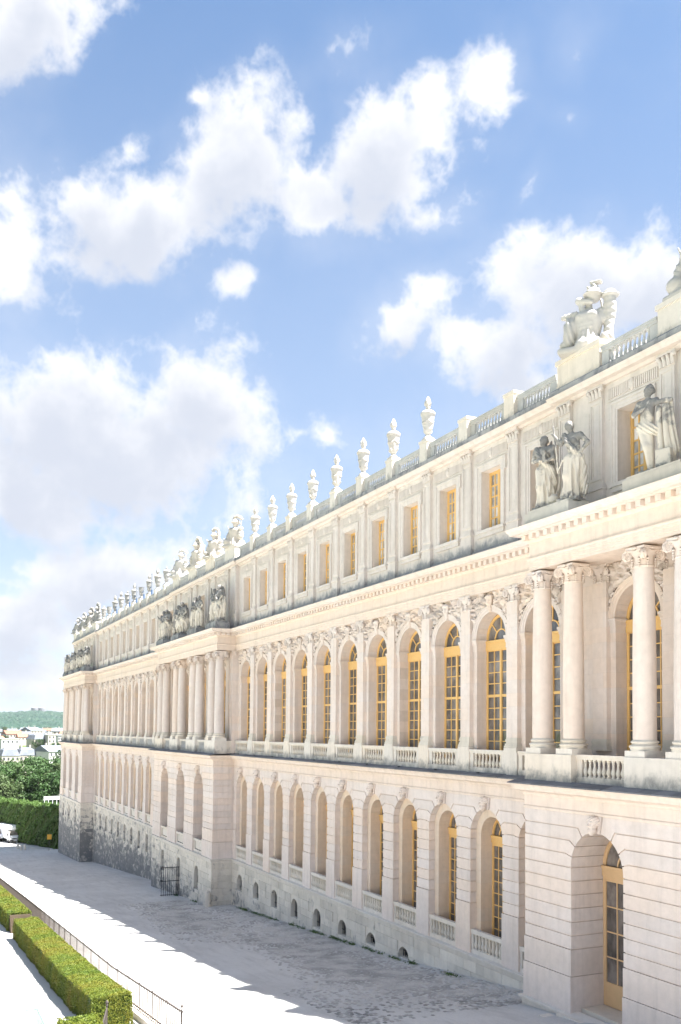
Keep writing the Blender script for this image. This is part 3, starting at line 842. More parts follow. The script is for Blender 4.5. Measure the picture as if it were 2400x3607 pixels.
WD = Win('door', grid_window(1.44, -10.70, -5.64, 4, rows(-5.84, 4, 0.985), 0.16, 0.13, 0.05, (-5.24, 1.44, [PI*0.36, PI*0.64], 0.62), (-5.64, -5.22)), M_FRAME2, M_GLASS, 0.24)
for c in ALLB:
    WF.place(c, c in (-2.0, 2.0, 6.0) or abs(c + 8.0) < 0.1)
    ob('archivolt', ME_AV, palace, (c, YW, ZF)); ob('impost', ME_IMP[-1], palace, (c, YW, 0)); ob('impost', ME_IMP[1], palace, (c, YW, 0)); ob('arch_keystone', ME_KEY, palace, (c, YW + 0.02, 6.22), (0, 0, 0), (0.9, 1, 0.9))
for c in BAYS1 + BAYS2: WG.place(c, c in (2.0, 6.0)) if c < 45 or c > 60 else None
for a in AC:
    for c in acbays(a): WD.place(c, abs(c + 8.0) < 0.1)
for c in ALLB: WA.place(c, c in (2.0, 6.0, -2.0) or abs(c + 8.0) < 0.1)

# pilasters
PBASE = [(0.50, -0.69, -0.60), (0.47, -0.60, -0.50), (0.43, -0.50, -0.40), (0.455, -0.40, -0.30), (0.43, -0.30, -0.22)]
pbm = MB()
for hw, z0, z1 in PBASE: pbm.box(-hw, hw, -0.02, 0.235 + (hw - 0.42), z0, z1)
ME_PB = pbm.mesh('base', M_WEATH)
ME_PS = MB().box(-0.42, 0.42, -0.02, 0.22, -0.22, 6.2).mesh('pilaster', M_WALL)
def volute(mb, cx, cy, cz, r, thick, ang):
    """a spiral scroll whose disc faces sideways, its plane holding the direction ang"""
    u = Vector((math.cos(ang), math.sin(ang), 0)); w = Vector((-math.sin(ang), math.cos(ang), 0)); c = Vector((cx, cy, cz))
    n = 14
    b = len(mb.v)
    for s in (-1, 1):
        for k in range(n):
            a = 2*PI*k/n
            q = c + u * (r*0.93*math.cos(a)) + Vector((0, 0, 1)) * (r*0.93*math.sin(a)) + w * (s*thick*0.36)
            mb.v.append(tuple(q))
    mb.f.append(tuple(b + k for k in range(n))); mb.f.append(tuple(b + 2*n - 1 - k for k in range(n)))
    for k in range(n): j = (k+1) % n; mb.f.append((b+k, b+n+k, b+n+j, b+j))
    for s in (-1, 1):
        pts, rad = [], []
        for k in range(30):
            t = k / 29.0; a = PI*0.5 + t * 2 * PI * 2.25; rr = r * (1 - 0.86*t)
            pts.append(c + u * (rr*math.cos(a)) + Vector((0, 0, 1)) * (rr*math.sin(a)) + w * (s*thick*0.42)); rad.append(r * 0.13 * (1 - 0.45*t))
        mb.tube(pts, rad, 5)
def capital(rt_):
    mb = MB()
    mb.lathe([(rt_, 0.0), (rt_*1.08, 0.02), (rt_*1.08, 0.06), (rt_, 0.08), (rt_, 0.36), (rt_*1.22, 0.48), (rt_*1.3, 0.58), (rt_*1.1, 0.62)], 18)
    for k in range(4):          # two scrolls on each of the four faces, turned out a little towards the corners
        n_ = k * PI/2
        for s in (-1, 1):
            an = n_ + PI/2 - s * 0.42
            cx_ = rt_ * 1.13 * math.cos(n_) - s * rt_ * 1.10 * math.sin(n_); cy_ = rt_ * 1.13 * math.sin(n_) + s * rt_ * 1.10 * math.cos(n_)
            volute(mb, cx_, cy_, 0.43, 0.20, 0.15, an)
        t_ = Vector((-math.sin(n_), math.cos(n_), 0)); c_ = Vector((math.cos(n_), math.sin(n_), 0)) * rt_ * 1.16
        mb.tube([tuple(c_ + t_ * u + Vector((0, 0, 0.60 - 0.03 * math.cos(u * 9)))) for u in (-0.36, -0.2, 0, 0.2, 0.36)], [0.05, 0.045, 0.05, 0.045, 0.05], 6)
    q = rt_ * 1.22
    mb.prism([(-q, 0.64), (q, 0.64), (q + 0.03, 0.70), (q + 0.03, 0.745), (-q - 0.03, 0.745), (-q - 0.03, 0.70)], -q, q)
    for k in range(4):
        a = k * PI/2
        c, s = math.cos(a), math.sin(a)
        mb.tube([(rt_*1.3*c - t*s, rt_*1.3*s + t*c, 0.665 + 0.02*math.cos(t*9)) for t in (-0.12, -0.06, 0, 0.06, 0.12)], [0.03, 0.055, 0.07, 0.055, 0.03], 6)
        for dx in (-0.17, 0.17):   # hanging husks under the scrolls
            px, py = rt_*1.02*c - dx*s, rt_*1.02*s + dx*c
            for i, zz in enumerate((0.30, 0.21, 0.12, 0.04)):
                mb.tube([(px*1.04, py*1.04, zz + 0.05), (px*1.09, py*1.09, zz), (px*1.04, py*1.04, zz - 0.05)], [0.03, 0.062 - 0.008*i, 0.03], 6)
    return mb
ME_CAP = capital(0.36).mesh('capital', M_TRIM, 50)
ME_PC = MB().add(capital(0.40), Matrix.Diagonal((1, 0.55, 1, 1))).mesh('capital', M_TRIM, 50)
def pilaster(x, y=YW):
    o = ob('pilaster', ME_PS, palace, (x, y, 0))
    ob('base', ME_PB, o); ob('capital', ME_PC, o, (0, 0.03, 6.17))
for x in PIERS1 + PIERS2: pilaster(x)
ENDP = [AC[0]+H-0.2, AC[1]-H+0.05, AC[1]+H-0.05, AC[2]-H+0.05]
for a in AC:
    for p_ in acpairs(a):
        for s in (-1, 1): pilaster(p_ + s*1.0)
for x in (AC[1]-H+0.30, AC[2]-H+0.30, AC[1]+H-0.3): part('corner_pier', MB().box(x-0.4, x+0.4, YW-0.05, 0.28, -1.95, 6.9), M_WALL)
nsp = 0
for x in PIERS1 + PIERS2:
    for s in (-1, 1):
        ob('spandrel_relief', ME_SPAN[nsp % 3], palace, (x + s*0.44, YW + 0.005, 6.93), (0, 0, 0), (s, 1, 1)); nsp += 1
for c in ALLB:
    if c in BAYS1 or c in BAYS2:
        if c not in (-2.0, 38.0, 62.8, 102.8): continue
        sides = [1] if c in (-2.0, 62.8) else [-1]
    else: sides = [-1, 1]
    for s in sides if (c in BAYS1 or c in BAYS2) else (-1, 1):
        ss = -s if (c in BAYS1 or c in BAYS2) else s
        ob('spandrel_relief', ME_SPAN[nsp % 3], palace, (c + ss*1.52, YW + 0.005, 6.93), (0, 0, 0), (-ss, 1, 1)); nsp += 1

# pedestals and balustrades of the first floor
pm = MB().box(-0.52, 0.52, -0.4, 0.02, -1.96, -0.90).box(-0.50, 0.50, -0.4, 0.035, -0.90, -0.70)
ME_PED = pm.mesh('pedestal', M_PED)
def balustrade(cx, hw, y, far, n, z0=-1.95, zb=-1.70, zt=-1.02, ztop=-0.83, blk=0.28, name='balustrade', mat=None, fat=1.0):
    mb = MB()
    mb.box(-hw, hw, y - 0.16, y + 0.13, z0, zb)
    mb.box(-hw, hw, y - 0.14, y + 0.12, zt, (zt + ztop)/2); mb.box(-hw, hw, y - 0.17, y + 0.15, (zt + ztop)/2, ztop)
    for s in (-1, 1): mb.box(*sorted((s*hw, s*(hw - blk))), y - 0.11, y + 0.09, zb, zt)
    o = ob(name, mb.mesh(name, mat or M_PED), palace, (cx, 0, 0))
    balusters(o if not far else o, -hw + blk, hw - blk, y, zb, zt, n, False, fat) if not far else balusters(None, cx - hw + blk, cx + hw - blk, y, zb, zt, n, True, fat)
for x in PIERS1 + PIERS2: ob('pedestal', ME_PED, palace, (x, 0, 0))
for c in BAYS1:
    if c in (-2.0,): balustrade(-2.06, 1.5, -0.14, False, 7)
    elif c == 38.0: balustrade(38.2, 1.65, -0.14, False, 8)
    else: balustrade(c, 1.48, -0.14, False, 8)
for c in BAYS2: balustrade(c, 1.48, -0.14, True, 8)
for k, a in enumerate(AC):
    for c in acbays(a): balustrade(c, MOD/2 - 1.5, 1.42, not (k == 0 and c > -15), 9, blk=0.3)
    for p_ in acpairs(a):
        o = ob('column_pedestal', MB().box(-1.5, 1.5, 0.70, 1.80, -1.97, -0.85).mesh('column_pedestal', M_PED), palace, (p_, 0, 0))
        for s in (-1, 1): ob('plinth_block', MB().box(-0.5, 0.5, 0.75, 1.75, -0.85, -0.61).mesh('plinth_block', M_PED), o, (s, 0, 0))
    for s in (-1, 1):
        part('pedestal_return', MB().box(*sorted((a + s*(H-0.01), a + s*(H-0.6))), -0.3, 0.72, -1.96, -0.87), M_PED)

# columns
cp = []
for i in range(15):
    t = i / 14.0
    cp.append((0.425 - 0.065 * max(0, (t - 0.3) / 0.7) ** 1.6, -0.21 + 6.30 * t))
ME_SHAFT = MB().lathe(cp, 28).mesh('column', M_STONE, 40)
ME_CB = MB().lathe([(0.52, -0.61), (0.52, -0.52), (0.545, -0.50), (0.56, -0.46), (0.545, -0.42), (0.50, -0.41), (0.455, -0.37), (0.455, -0.34), (0.49, -0.32), (0.505, -0.285), (0.485, -0.25), (0.44, -0.245), (0.425, -0.20)], 28).mesh('base', M_WEATH, 40)
for a in AC:
    for p_ in acpairs(a):
        for s in (-1, 1):
            o = ob('column', ME_SHAFT, palace, (p_ + s*1.0, 1.25, 0))
            ob('base', ME_CB, o); ob('capital', ME_CAP, o, (0, 0, 6.07))

# ------------------------------------------------------------------ main entablature
YE, YEA, HE = -0.06, 1.63, 10.33
part('entablature', MB().sweep([(-1.95, 6.92), (0.0, 6.90), (0.0, 7.04), (0.025, 7.05), (0.025, 7.20), (0.05, 7.21), (0.05, 7.33), (0.09, 7.37), (0.09, 7.43), (0.0, 7.45), (0.0, 8.06), (0.05, 8.08), (0.08, 8.13), (0.12, 8.17), (0.12, 8.40), (-1.9, 8.42)], plan(YE, YEA, HE)), M_TRIM, 25)
part('cornice', MB().sweep([(-1.0, 8.40), (0.36, 8.405), (0.38, 8.43), (0.60, 8.44), (0.62, 8.54), (0.67, 8.57), (0.71, 8.63), (0.74, 8.70), (-1.95, 8.80)], plan(YE, YEA, HE)), M_TRIM, 25)
DENT = MB().box(-0.125, 0.125, 0.11, 0.33, 8.18, 8.398).mesh('dentil', M_STONE)
dent_far = MB(); nd = 0
def dentils(x0, x1, y, far):
    global nd
    n = int((x1 - x0) / 0.47)
    for i in range(n):
        x = x0 + (i + 0.5) * (x1 - x0) / n
        if far or nd >= 300: dent_far.box(x-0.125, x+0.125, y + 0.11, y + 0.33, 8.18, 8.398)
        else: nd += 1; ob('dentil', DENT, palace, (x, y, 0))
dentils(AC[0]-4, AC[0]+HE+0.2, YEA, False); dentils(AC[0]+HE+0.4, AC[1]-HE-0.35, YE, False); dentils(AC[1]-HE-0.2, AC[1]+HE+0.2, YEA, False)
dentils(AC[1]+HE+0.4, AC[2]-HE-0.4, YE, False); dentils(AC[2]-HE-0.2, AC[2]+HE+0.2, YEA, True)
for a in AC[1:]:
    for i in range(4): y = 0.35 + i * 0.42; dent_far.box(a-HE-0.33, a-HE-0.11, y-0.125, y+0.125, 8.18, 8.398)
tag(part('dentils', dent_far, M_STONE, fix=False), kind='stuff')

# ------------------------------------------------------------------ attic storey
YT, YTA, HT = -0.30, -0.10, 10.2
att = MB()
for bays, x0, x1, y in ((BAYS1, AC[0]+HT, AC[1]-HT, YT), (BAYS2, AC[1]+HT, AC[2]-HT, YT), (acbays(AC[0]), AC[0]-HT, AC[0]+HT, YTA), (acbays(AC[1]), AC[1]-HT, AC[1]+HT, YTA), (acbays(AC[2]), AC[2]-HT, AC[2]+HT, YTA)):
    for c, l, r in edges_of(bays, x0, x1): rect_wall(att, l, r, 8.7, 14.4, c, 0.82, 10.08, 13.05, y, -0.9)
for a in AC:
    for s in (-1, 1):
        x = a + s*HT; att.quad((x, YT-0.05, 8.7), (x, YTA, 8.7), (x, YTA, 14.4), (x, YT-0.05, 14.4))
part('attic_wall', att, M_ATTIC, fix=False)
part('attic_plinth', MB().sweep([(-0.2, 8.76), (0.12, 8.76), (0.12, 9.06), (0.06, 9.14), (-0.2, 9.16)], plan(YT, YTA, HT)), M_ATTIC)
sr = MB()
for (o0, o1, y) in ((0.0, 0.10, 0.05), (0.10, 0.26, 0.075), (0.26, 0.36, 0.11)):
    for s in (-1, 1): sr.box(*sorted((s*(0.82+o0), s*(0.82+o1))), -0.01, y, 10.08 - 0.02, 13.05 + o1)
    sr.box(-0.82 - o0, 0.82 + o0, -0.01, y - 0.001, 13.05 + o0, 13.05 + o1 - 0.001)
for s in (-1, 1): sr.box(*sorted((s*1.175, s*1.28)), -0.01, 0.10, 12.75, 13.41)
sr.box(-1.2, 1.2, -0.02, 0.16, 9.92, 10.075); sr.box(-1.12, 1.12, -0.02, 0.10, 9.72, 9.92)
ME_SUR = sr.mesh('window_surround', M_ATTIC)
fr = MB()
for k in range(26):
    x = -1.4 + 2.8 * (k + 0.5) / 26
    if abs(x) < 0.16: continue
    fr.box(x - 0.033, x + 0.033, -0.01, 0.05, 13.62, 14.02); fr.lathe([(0.036, 14.0), (0.03, 14.04), (0.0, 14.06)], 6, x, 0.01, caps=False)
fr.lathe([(0.05, 13.58), (0.14, 13.70), (0.16, 13.86), (0.10, 14.04), (0.03, 14.1)], 8, 0, 0.0)
fr.box(-1.46, 1.46, -0.01, 0.035, 13.50, 13.56)
ME_FRZ = fr.mesh('fluted_frieze', M_ATTIC)
ps = MB().box(-0.37, 0.37, -0.01, 0.13, 10.20, 13.76)
for s in (-1, 1): ps.box(*sorted((s*0.37, s*0.29)), 0.12, 0.165, 10.4, 13.72); ps.box(*sorted((s*0.22, s*0.18)), 0.12, 0.15, 10.62, 13.5)
ps.box(-0.29, 0.29, 0.12, 0.164, 10.4, 10.52); ps.box(-0.29, 0.29, 0.12, 0.164, 13.6, 13.72)
ME_APS = ps.mesh('attic_pilaster', M_ATTIC)
ME_APB = MB().box(-0.45, 0.45, -0.01, 0.20, 8.78, 9.98).box(-0.49, 0.49, -0.01, 0.25, 9.98, 10.06).box(-0.46, 0.46, -0.01, 0.22, 10.06, 10.14).box(-0.41, 0.41, -0.01, 0.19, 10.14, 10.22).mesh('base', M_ATTIC)
ac_ = MB().box(-0.37, 0.37, -0.01, 0.14, 13.76, 14.22).box(-0.46, 0.46, -0.01, 0.24, 14.22, 14.30)
for x in (-0.3, -0.1, 0.1, 0.3):
    ac_.tube([(x, 0.15, 13.80), (x, 0.19, 14.0), (x*1.1, 0.24, 14.14), (x*1.12, 0.30, 14.18)], [0.085, 0.08, 0.07, 0.05], 6)
for s in (-1, 1): ac_.lathe([(0.0, 14.05), (0.08, 14.07), (0.1, 14.14), (0.08, 14.21), (0.0, 14.22)], 8, s*0.4, 0.2, caps=False)
ME_APC = ac_.mesh('capital', M_ATTIC, 50)
def attic_pilaster(x, y):
    o = ob('attic_pilaster', ME_APS, palace, (x, y, 0)); ob('base', ME_APB, o); ob('capital', ME_APC, o)
for x in PIERS1 + PIERS2: attic_pilaster(x, YT)
for c in BAYS1 + BAYS2: ob('window_surround', ME_SUR, palace, (c, YT, 0)); ob('fluted_frieze', ME_FRZ, palace, (c, YT, 0))
for a in AC:
    for c in acbays(a): ob('window_surround', ME_SUR, palace, (c, YTA, 0)); ob('fluted_frieze', ME_FRZ, palace, (c, YTA, 0))
    for p_ in acpairs(a):
        for s in (-1, 1): attic_pilaster(p_ + s*1.0, YTA)
        ob('wall_panel', MB().box(-0.45, 0.45, -0.01, 0.03, 10.5, 13.4).mesh('wall_panel', M_ATTIC), palace, (p_, YTA, 0))
part('attic_cornice', MB().sweep([(-0.4, 14.26), (0.12, 14.28), (0.16, 14.33), (0.18, 14.40), (0.40, 14.42), (0.44, 14.50), (0.50, 14.55), (0.54, 14.64), (-0.5, 14.68)], plan(YT, YTA, HT)), M_TRIM, 25)
# ressauts of the cornice over each pilaster
rs = MB().box(-0.47, 0.47, -0.02, 0.30, 14.24, 14.41).mesh('cornice_bracket', M_TRIM)
for x in PIERS1 + PIERS2: ob('cornice_bracket', rs, palace, (x, YT, 0))

# ------------------------------------------------------------------ roof balustrade
YB = -0.12
ME_RPED = MB().box(-0.40, 0.40, -0.40, 0.20, 14.66, 15.98).box(-0.44, 0.44, -0.44, 0.24, 15.98, 16.12).box(-0.42, 0.42, -0.42, 0.225, 14.66, 14.95).mesh('roof_pedestal', M_PED)
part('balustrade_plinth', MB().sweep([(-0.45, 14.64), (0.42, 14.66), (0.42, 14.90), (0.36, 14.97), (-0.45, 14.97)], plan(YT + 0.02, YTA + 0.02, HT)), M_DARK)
ROOFSPAN = []
for x in PIERS1 + PIERS2: ob('roof_pedestal', ME_RPED, palace, (x, YT + 0.20, 0))
for bays in (BAYS1, BAYS2):
    for c in bays:
        l, r = c - 1.6, c + 1.6
        if c in (-2.0,): l = -3.3
        ROOFSPAN.append((l, r, YT + 0.10, c > 30))
for k, a in enumerate(AC):
    for c in acbays(a): ROOFSPAN.append((c - MOD/2 + 1.42, c + MOD/2 - 1.42, YTA + 0.10, k > 0 or c < -15))
    for p_ in acpairs(a):
        ob('trophy_pedestal', MB().box(-1.35, 1.35, -0.75, 0.26, 14.90, 16.02).box(-1.42, 1.42, -0.8, 0.33, 16.02, 16.22).box(-1.38, 1.38, -0.77, 0.29, 14.66, 15.12).mesh('trophy_pedestal', M_PED), palace, (p_, YTA, 0))
for l, r, y, far in ROOFSPAN:
    balustrade((l+r)/2, (r-l)/2, y, far, 9, z0=14.90, zb=14.98, zt=15.62, ztop=15.86, blk=0.42, name='roof_balustrade', mat=M_RBAL, fat=0.92)
tag(part('balusters', bal_far, M_RBAL, 50, fix=False), kind='stuff')

# statue plinths on the main cornice, in front of the attic
for a in AC:
    for p_ in acpairs(a):
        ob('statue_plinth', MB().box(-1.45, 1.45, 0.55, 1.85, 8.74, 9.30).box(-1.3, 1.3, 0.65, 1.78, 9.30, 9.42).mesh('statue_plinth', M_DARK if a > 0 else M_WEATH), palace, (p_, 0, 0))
# steps of the near door
st = MB()
zc = gz(-8.0)
o = ob('door_step', MB().box(-9.42, -6.58, 0.22, 1.35, -12, -10.72).mesh('door_step', M_WEATH), palace)
ob('door_step', MB().box(-9.9, -6.15, 1.35, 2.25, -12, -10.90).mesh('door_step', M_WEATH), palace)
ob('door_step', MB().box(-10.6, -5.7, 2.25, 2.75, -12, -11.05).mesh('door_step', M_WEATH), palace)

# ================================================================== GROUND
def ground_mat(name, c1, c2, sc, bump=0.4, pebbles=0.0, dust=None, streak=False):
    m, T = newmat(name)
    pos = T.n('NewGeometry').outputs['Position']
    a = T.noise(pos, 0.22 * sc, 5.0, 0.6).outputs[0]
    b = T.noise(pos, 14.0 * sc, 5.0, 0.65).outputs[0]
    c = T.noise(pos, 70.0, 3.0, 0.6).outputs[0]
    k = T.math('ADD', T.math('MULTIPLY', a, 0.5), T.math('MULTIPLY', b, 0.5))
    col = T.mix(T.step(k, 0.35, 0.65), c1, c2)
    if streak:
        s = T.noise(T.scaled(pos, (0.25, 1.6, 1.0)), 1.2, 5.0, 0.6).outputs[0]
        col = T.mix(T.step(s, 0.45, 0.75, 0.0, 0.45), col, tuple(q * 0.72 for q in c2))
    g = T.math('MULTIPLY_ADD', c, 0.3, 0.85)
    col = T.mix(1.0, col, T.n('CombineColor', {0: g, 1: g, 2: g}).outputs[0], 'MULTIPLY')
    finish(T, col, 0.95, T.math('ADD', b, T.math('MULTIPLY', c, 0.8)), bump, 0.02, 0.15)
    return m
M_ROAD = ground_mat('dusty gravel road', (0.60, 0.585, 0.56), (0.47, 0.455, 0.435), 1.0, streak=True)
M_PATH = ground_mat('pale gravel path', (0.55, 0.53, 0.50), (0.49, 0.47, 0.44), 1.5)
M_COBB = stone('worn cobblestone', (0.44, 0.42, 0.39), (0.27, 0.26, 0.245), rand=0.3, bump=0.5, sc=2.0)
M_EARTH = ground_mat('grass and earth', (0.07, 0.11, 0.035), (0.10, 0.13, 0.05), 0.6)
xs = [-400, -150, -60, -40, -20, -6.7, -3.6, 3, 9.2, 16.9, 24.6, 39.5, 60, 80, 104.4, 128, 180, 250, 400, 700, 1000, 1400, 2000, 3000, 5000, 9000]
ys = [-5000, -2000, -800, -300, -100, -30, -5, 0, 3, 6, 9, 12, 16, 20, 30, 50, 100, 300, 1500, 5000]
def tz(x):
    if x <= 400: return gz(x) - 0.05
    return float(np.interp(x, [400, 520, 700, 900, 1500, 2500, 9000], [-26, -24, -16, -9, -6, 0, 0]))
tm = MB()
for x in xs:
    for y in ys: tm.v.append((x, y, tz(x)))
ny_ = len(ys)
for i in range(len(xs) - 1):
    for j in range(ny_ - 1):
        q = i * ny_ + j; tm.f.append((q, q + ny_, q + ny_ + 1, q + 1))
tag(ob('ground', tm.mesh('ground', M_EARTH, fix=False)), 'level green ground reaching from the garden to the wooded hill', 'ground', kind='structure')
def strip(name, y0, y1, mat, dz, x0=-60, x1=170, ny=2, kind='structure', label=None, cat=None):
    mb = MB(); X = sorted(set([x0, x1] + [x for x in GX if x0 < x < x1] + [x0 + k*4 for k in range(int((x1-x0)/4)+1)]))
    for x in X:
        for y in (y0, y1): mb.v.append((x, y, gz(x) + dz))
    for i in range(len(X) - 1): mb.f.append((2*i, 2*i+2, 2*i+3, 2*i+1))
    o = ob(name, mb.mesh(name, mat, fix=False))
    return tag(o, label, cat, kind=kind)
road = strip('road', -1.0, 16.5, M_ROAD, 0.0, label='pale dusty road sloping down beside the palace wing', cat='road')
path = strip('gravel_path', 16.4, 60.0, M_PATH, -0.008, label='pale gravel garden path beyond the clipped hedge', cat='path')
# cobbles along the foot of the wall
def cobble_mesh(seed):
    r = random.Random(seed); mb = MB()
    pts = []
    for lvl, (s, z) in enumerate(((1.0, -0.02), (1.0, 0.012), (0.74, 0.028))):
        for a, b in ((-1, -1), (0, -1.05), (1, -1), (1.05, 0), (1, 1), (0, 1.05), (-1, 1), (-1.05, 0)):
            mb.v.append((a * 0.088 * s + r.uniform(-0.006, 0.006), b * 0.066 * s + r.uniform(-0.006, 0.006), z))
    for l in (0, 1):
        for i in range(8):
            j = (i + 1) % 8; mb.f.append((l*8 + i, l*8 + j, l*8 + 8 + j, l*8 + 8 + i))
    mb.f.append(tuple(range(16, 24)))
    return mb
CM = [cobble_mesh(s) for s in range(4)]
CMM = [c.mesh('cobble', M_COBB, 40, fix=False) for c in CM]
cob = MB(); ncob = 0
cand = []
rowi = 0
y = 0.35
while y < 9.5:
    x = -3.4 + (0.1 if rowi % 2 else 0)
    while x < 46:
        if y > 2.1 or (x > AC[0] + H + 0.15 and x < AC[1] - H - 0.2):
            wear = math.sin(x * 0.21 + y * 0.6) + math.sin(x * 0.083 - y * 0.9 + 1.3) + 0.35 * y - 0.5
            if RD.random() > 0.28 + 0.22 * wear: cand.append((x + RD.uniform(-0.02, 0.02), y + RD.uniform(-0.015, 0.015)))
        x += 0.195
    y += 0.148; rowi += 1
cand.sort(key=lambda c: (c[0] + 35.5) ** 2 + (c[1] - 25.5) ** 2)
for i, (x, y) in enumerate(cand):
    z = gz(x) + RD.uniform(-0.004, 0.006)
    sl = math.atan((gz(x + 1) - gz(x - 1)) / 2)
    if i < 300: ob('cobble', CMM[i % 4], road, (x, y, z), (0, -sl, RD.uniform(-0.15, 0.15)))
    else:
        cob.add(CM[i % 4], Matrix.Translation((x, y, z)) @ Matrix.Rotation(-sl, 4, 'Y') @ Matrix.Rotation(RD.uniform(-0.15, 0.15), 4, 'Z'))
o = ob('cobbles', cob.mesh('cobbles', M_COBB, 40, fix=False), road)
tag(o, kind='stuff')

# ================================================================== URNS ON THE BALUSTRADE
def urn_meshes(mat):
    gad = lambda a, z: 1 + 0.045 * abs(math.sin(a * 9))
    rel = lambda a, z: 1 + 0.035 * math.sin(a * 4 + 1.2 * math.sin(z * 9)) * math.cos(z * 11) + 0.03 * math.sin(a * 11 + z * 13) * math.sin(z * 17)
    b = MB().box(-0.27, 0.27, -0.27, 0.27, 0.0, 0.12)
    b.lathe([(0.25, 0.12), (0.25, 0.18), (0.17, 0.24), (0.13, 0.32), (0.14, 0.38), (0.19, 0.42), (0.2, 0.45)], 20)
    b.lathe([(0.19, 0.45), (0.235, 0.55), (0.255, 0.68), (0.28, 0.82), (0.305, 0.98), (0.325, 1.12), (0.345, 1.25), (0.355, 1.36), (0.37, 1.40)], 28, mod=rel)
    for k in range(4):      # masks and drapery swags on the belly
        a = k * PI / 2 + 0.4
        b.tube([(0.30 * math.cos(a + t), 0.30 * math.sin(a + t), 1.12 - 0.16 * math.cos(t * 2.0)) for t in (-0.75, -0.4, 0, 0.4, 0.75)], [0.035, 0.06, 0.075, 0.06, 0.035], 6)
        b.tube([(0.24 * math.cos(a), 0.24 * math.sin(a), 0.5), (0.31 * math.cos(a), 0.31 * math.sin(a), 0.62), (0.35 * math.cos(a), 0.35 * math.sin(a), 0.6)], [0.05, 0.05, 0.02], 5)
    l = MB().lathe([(0.37, 1.40), (0.41, 1.43), (0.415, 1.50)], 28)
    l.lathe([(0.40, 1.50), (0.385, 1.56), (0.32, 1.64), (0.22, 1.70), (0.12, 1.74)], 36, mod=gad)
    l.lathe([(0.12, 1.72), (0.10, 1.78), (0.10, 1.83), (0.135, 1.85), (0.135, 1.90), (0.10, 1.92)], 16)
    fl = MB().lathe([(0.10, 1.90), (0.165, 1.98), (0.185, 2.07), (0.17, 2.17), (0.14, 2.25), (0.11, 2.32), (0.085, 2.39), (0.05, 2.46), (0.01, 2.50)], 20,
                    mod=lambda a, z: 1 + 0.20 * math.sin(a * 5 + z * 9) + 0.10 * math.sin(a * 8 - z * 14))
    kn = MB().lathe([(0.07, 1.90), (0.10, 1.94), (0.085, 1.99), (0.02, 2.02)], 12)
    return [x.mesh(n, mat, 50) for x, n in ((b, 'body'), (l, 'lid'), (fl, 'flame'), (kn, 'knob'))]
UW, UG = urn_meshes(M_URN), urn_meshes(M_URNG)
def urn(x, kind, meshes, label, group):
    t = thing('urn', label, 'urn', (x, YT + 0.10, 16.12), RD.uniform(0, 6), group)
    ob('body', meshes[0], t)
    if kind != 'N': ob('lid', meshes[1], t)
    if kind == 'F': ob('flame', meshes[2], t)
    if kind == 'C': ob('knob', meshes[3], t)
    return t
for i, x in enumerate(PIERS1[2:]):
    urn(x, 'F', UW, 'white flame-topped stone urn on the roof balustrade, %s back from the near trophy' % ORD[i], 'white urns along the near roof balustrade')
KINDS = 'CFFNFCFFNC'
for i, x in enumerate(PIERS2):
    nm = {'C': 'grey knob-topped urn', 'F': 'grey flame-topped urn', 'N': 'grey lidless urn'}[KINDS[i]]
    urn(x, KINDS[i], UG, '%s on the far roof balustrade, %s behind the trophies' % (nm, ORD[i]), 'weathered urns along the far roof balustrade')
for n, (i, h) in enumerate(((2, 2.6), (3, 1.6), (4, 2.4), (5, 2.0), (7, 1.5))):
    t = thing('scaffold_pole', 'thin upright steel pole strapped beside the %s urn of the far balustrade' % ORD[i], 'pole', (PIERS2[i] - 0.95, YT + 0.05, 15.86), 0, 'poles among the far urns')
    ob('pole', MB().box(-0.06, 0.06, -0.06, 0.06, 0, h).mesh('pole', M_STEEL), t)
    ob('strap', MB().box(-0.05, 1.25, 0.02, 0.09, 0.95, 1.05).box(-0.08, 0.08, -0.08, 0.08, 0.0, 0.7).mesh('strap', M_BLUE), t)

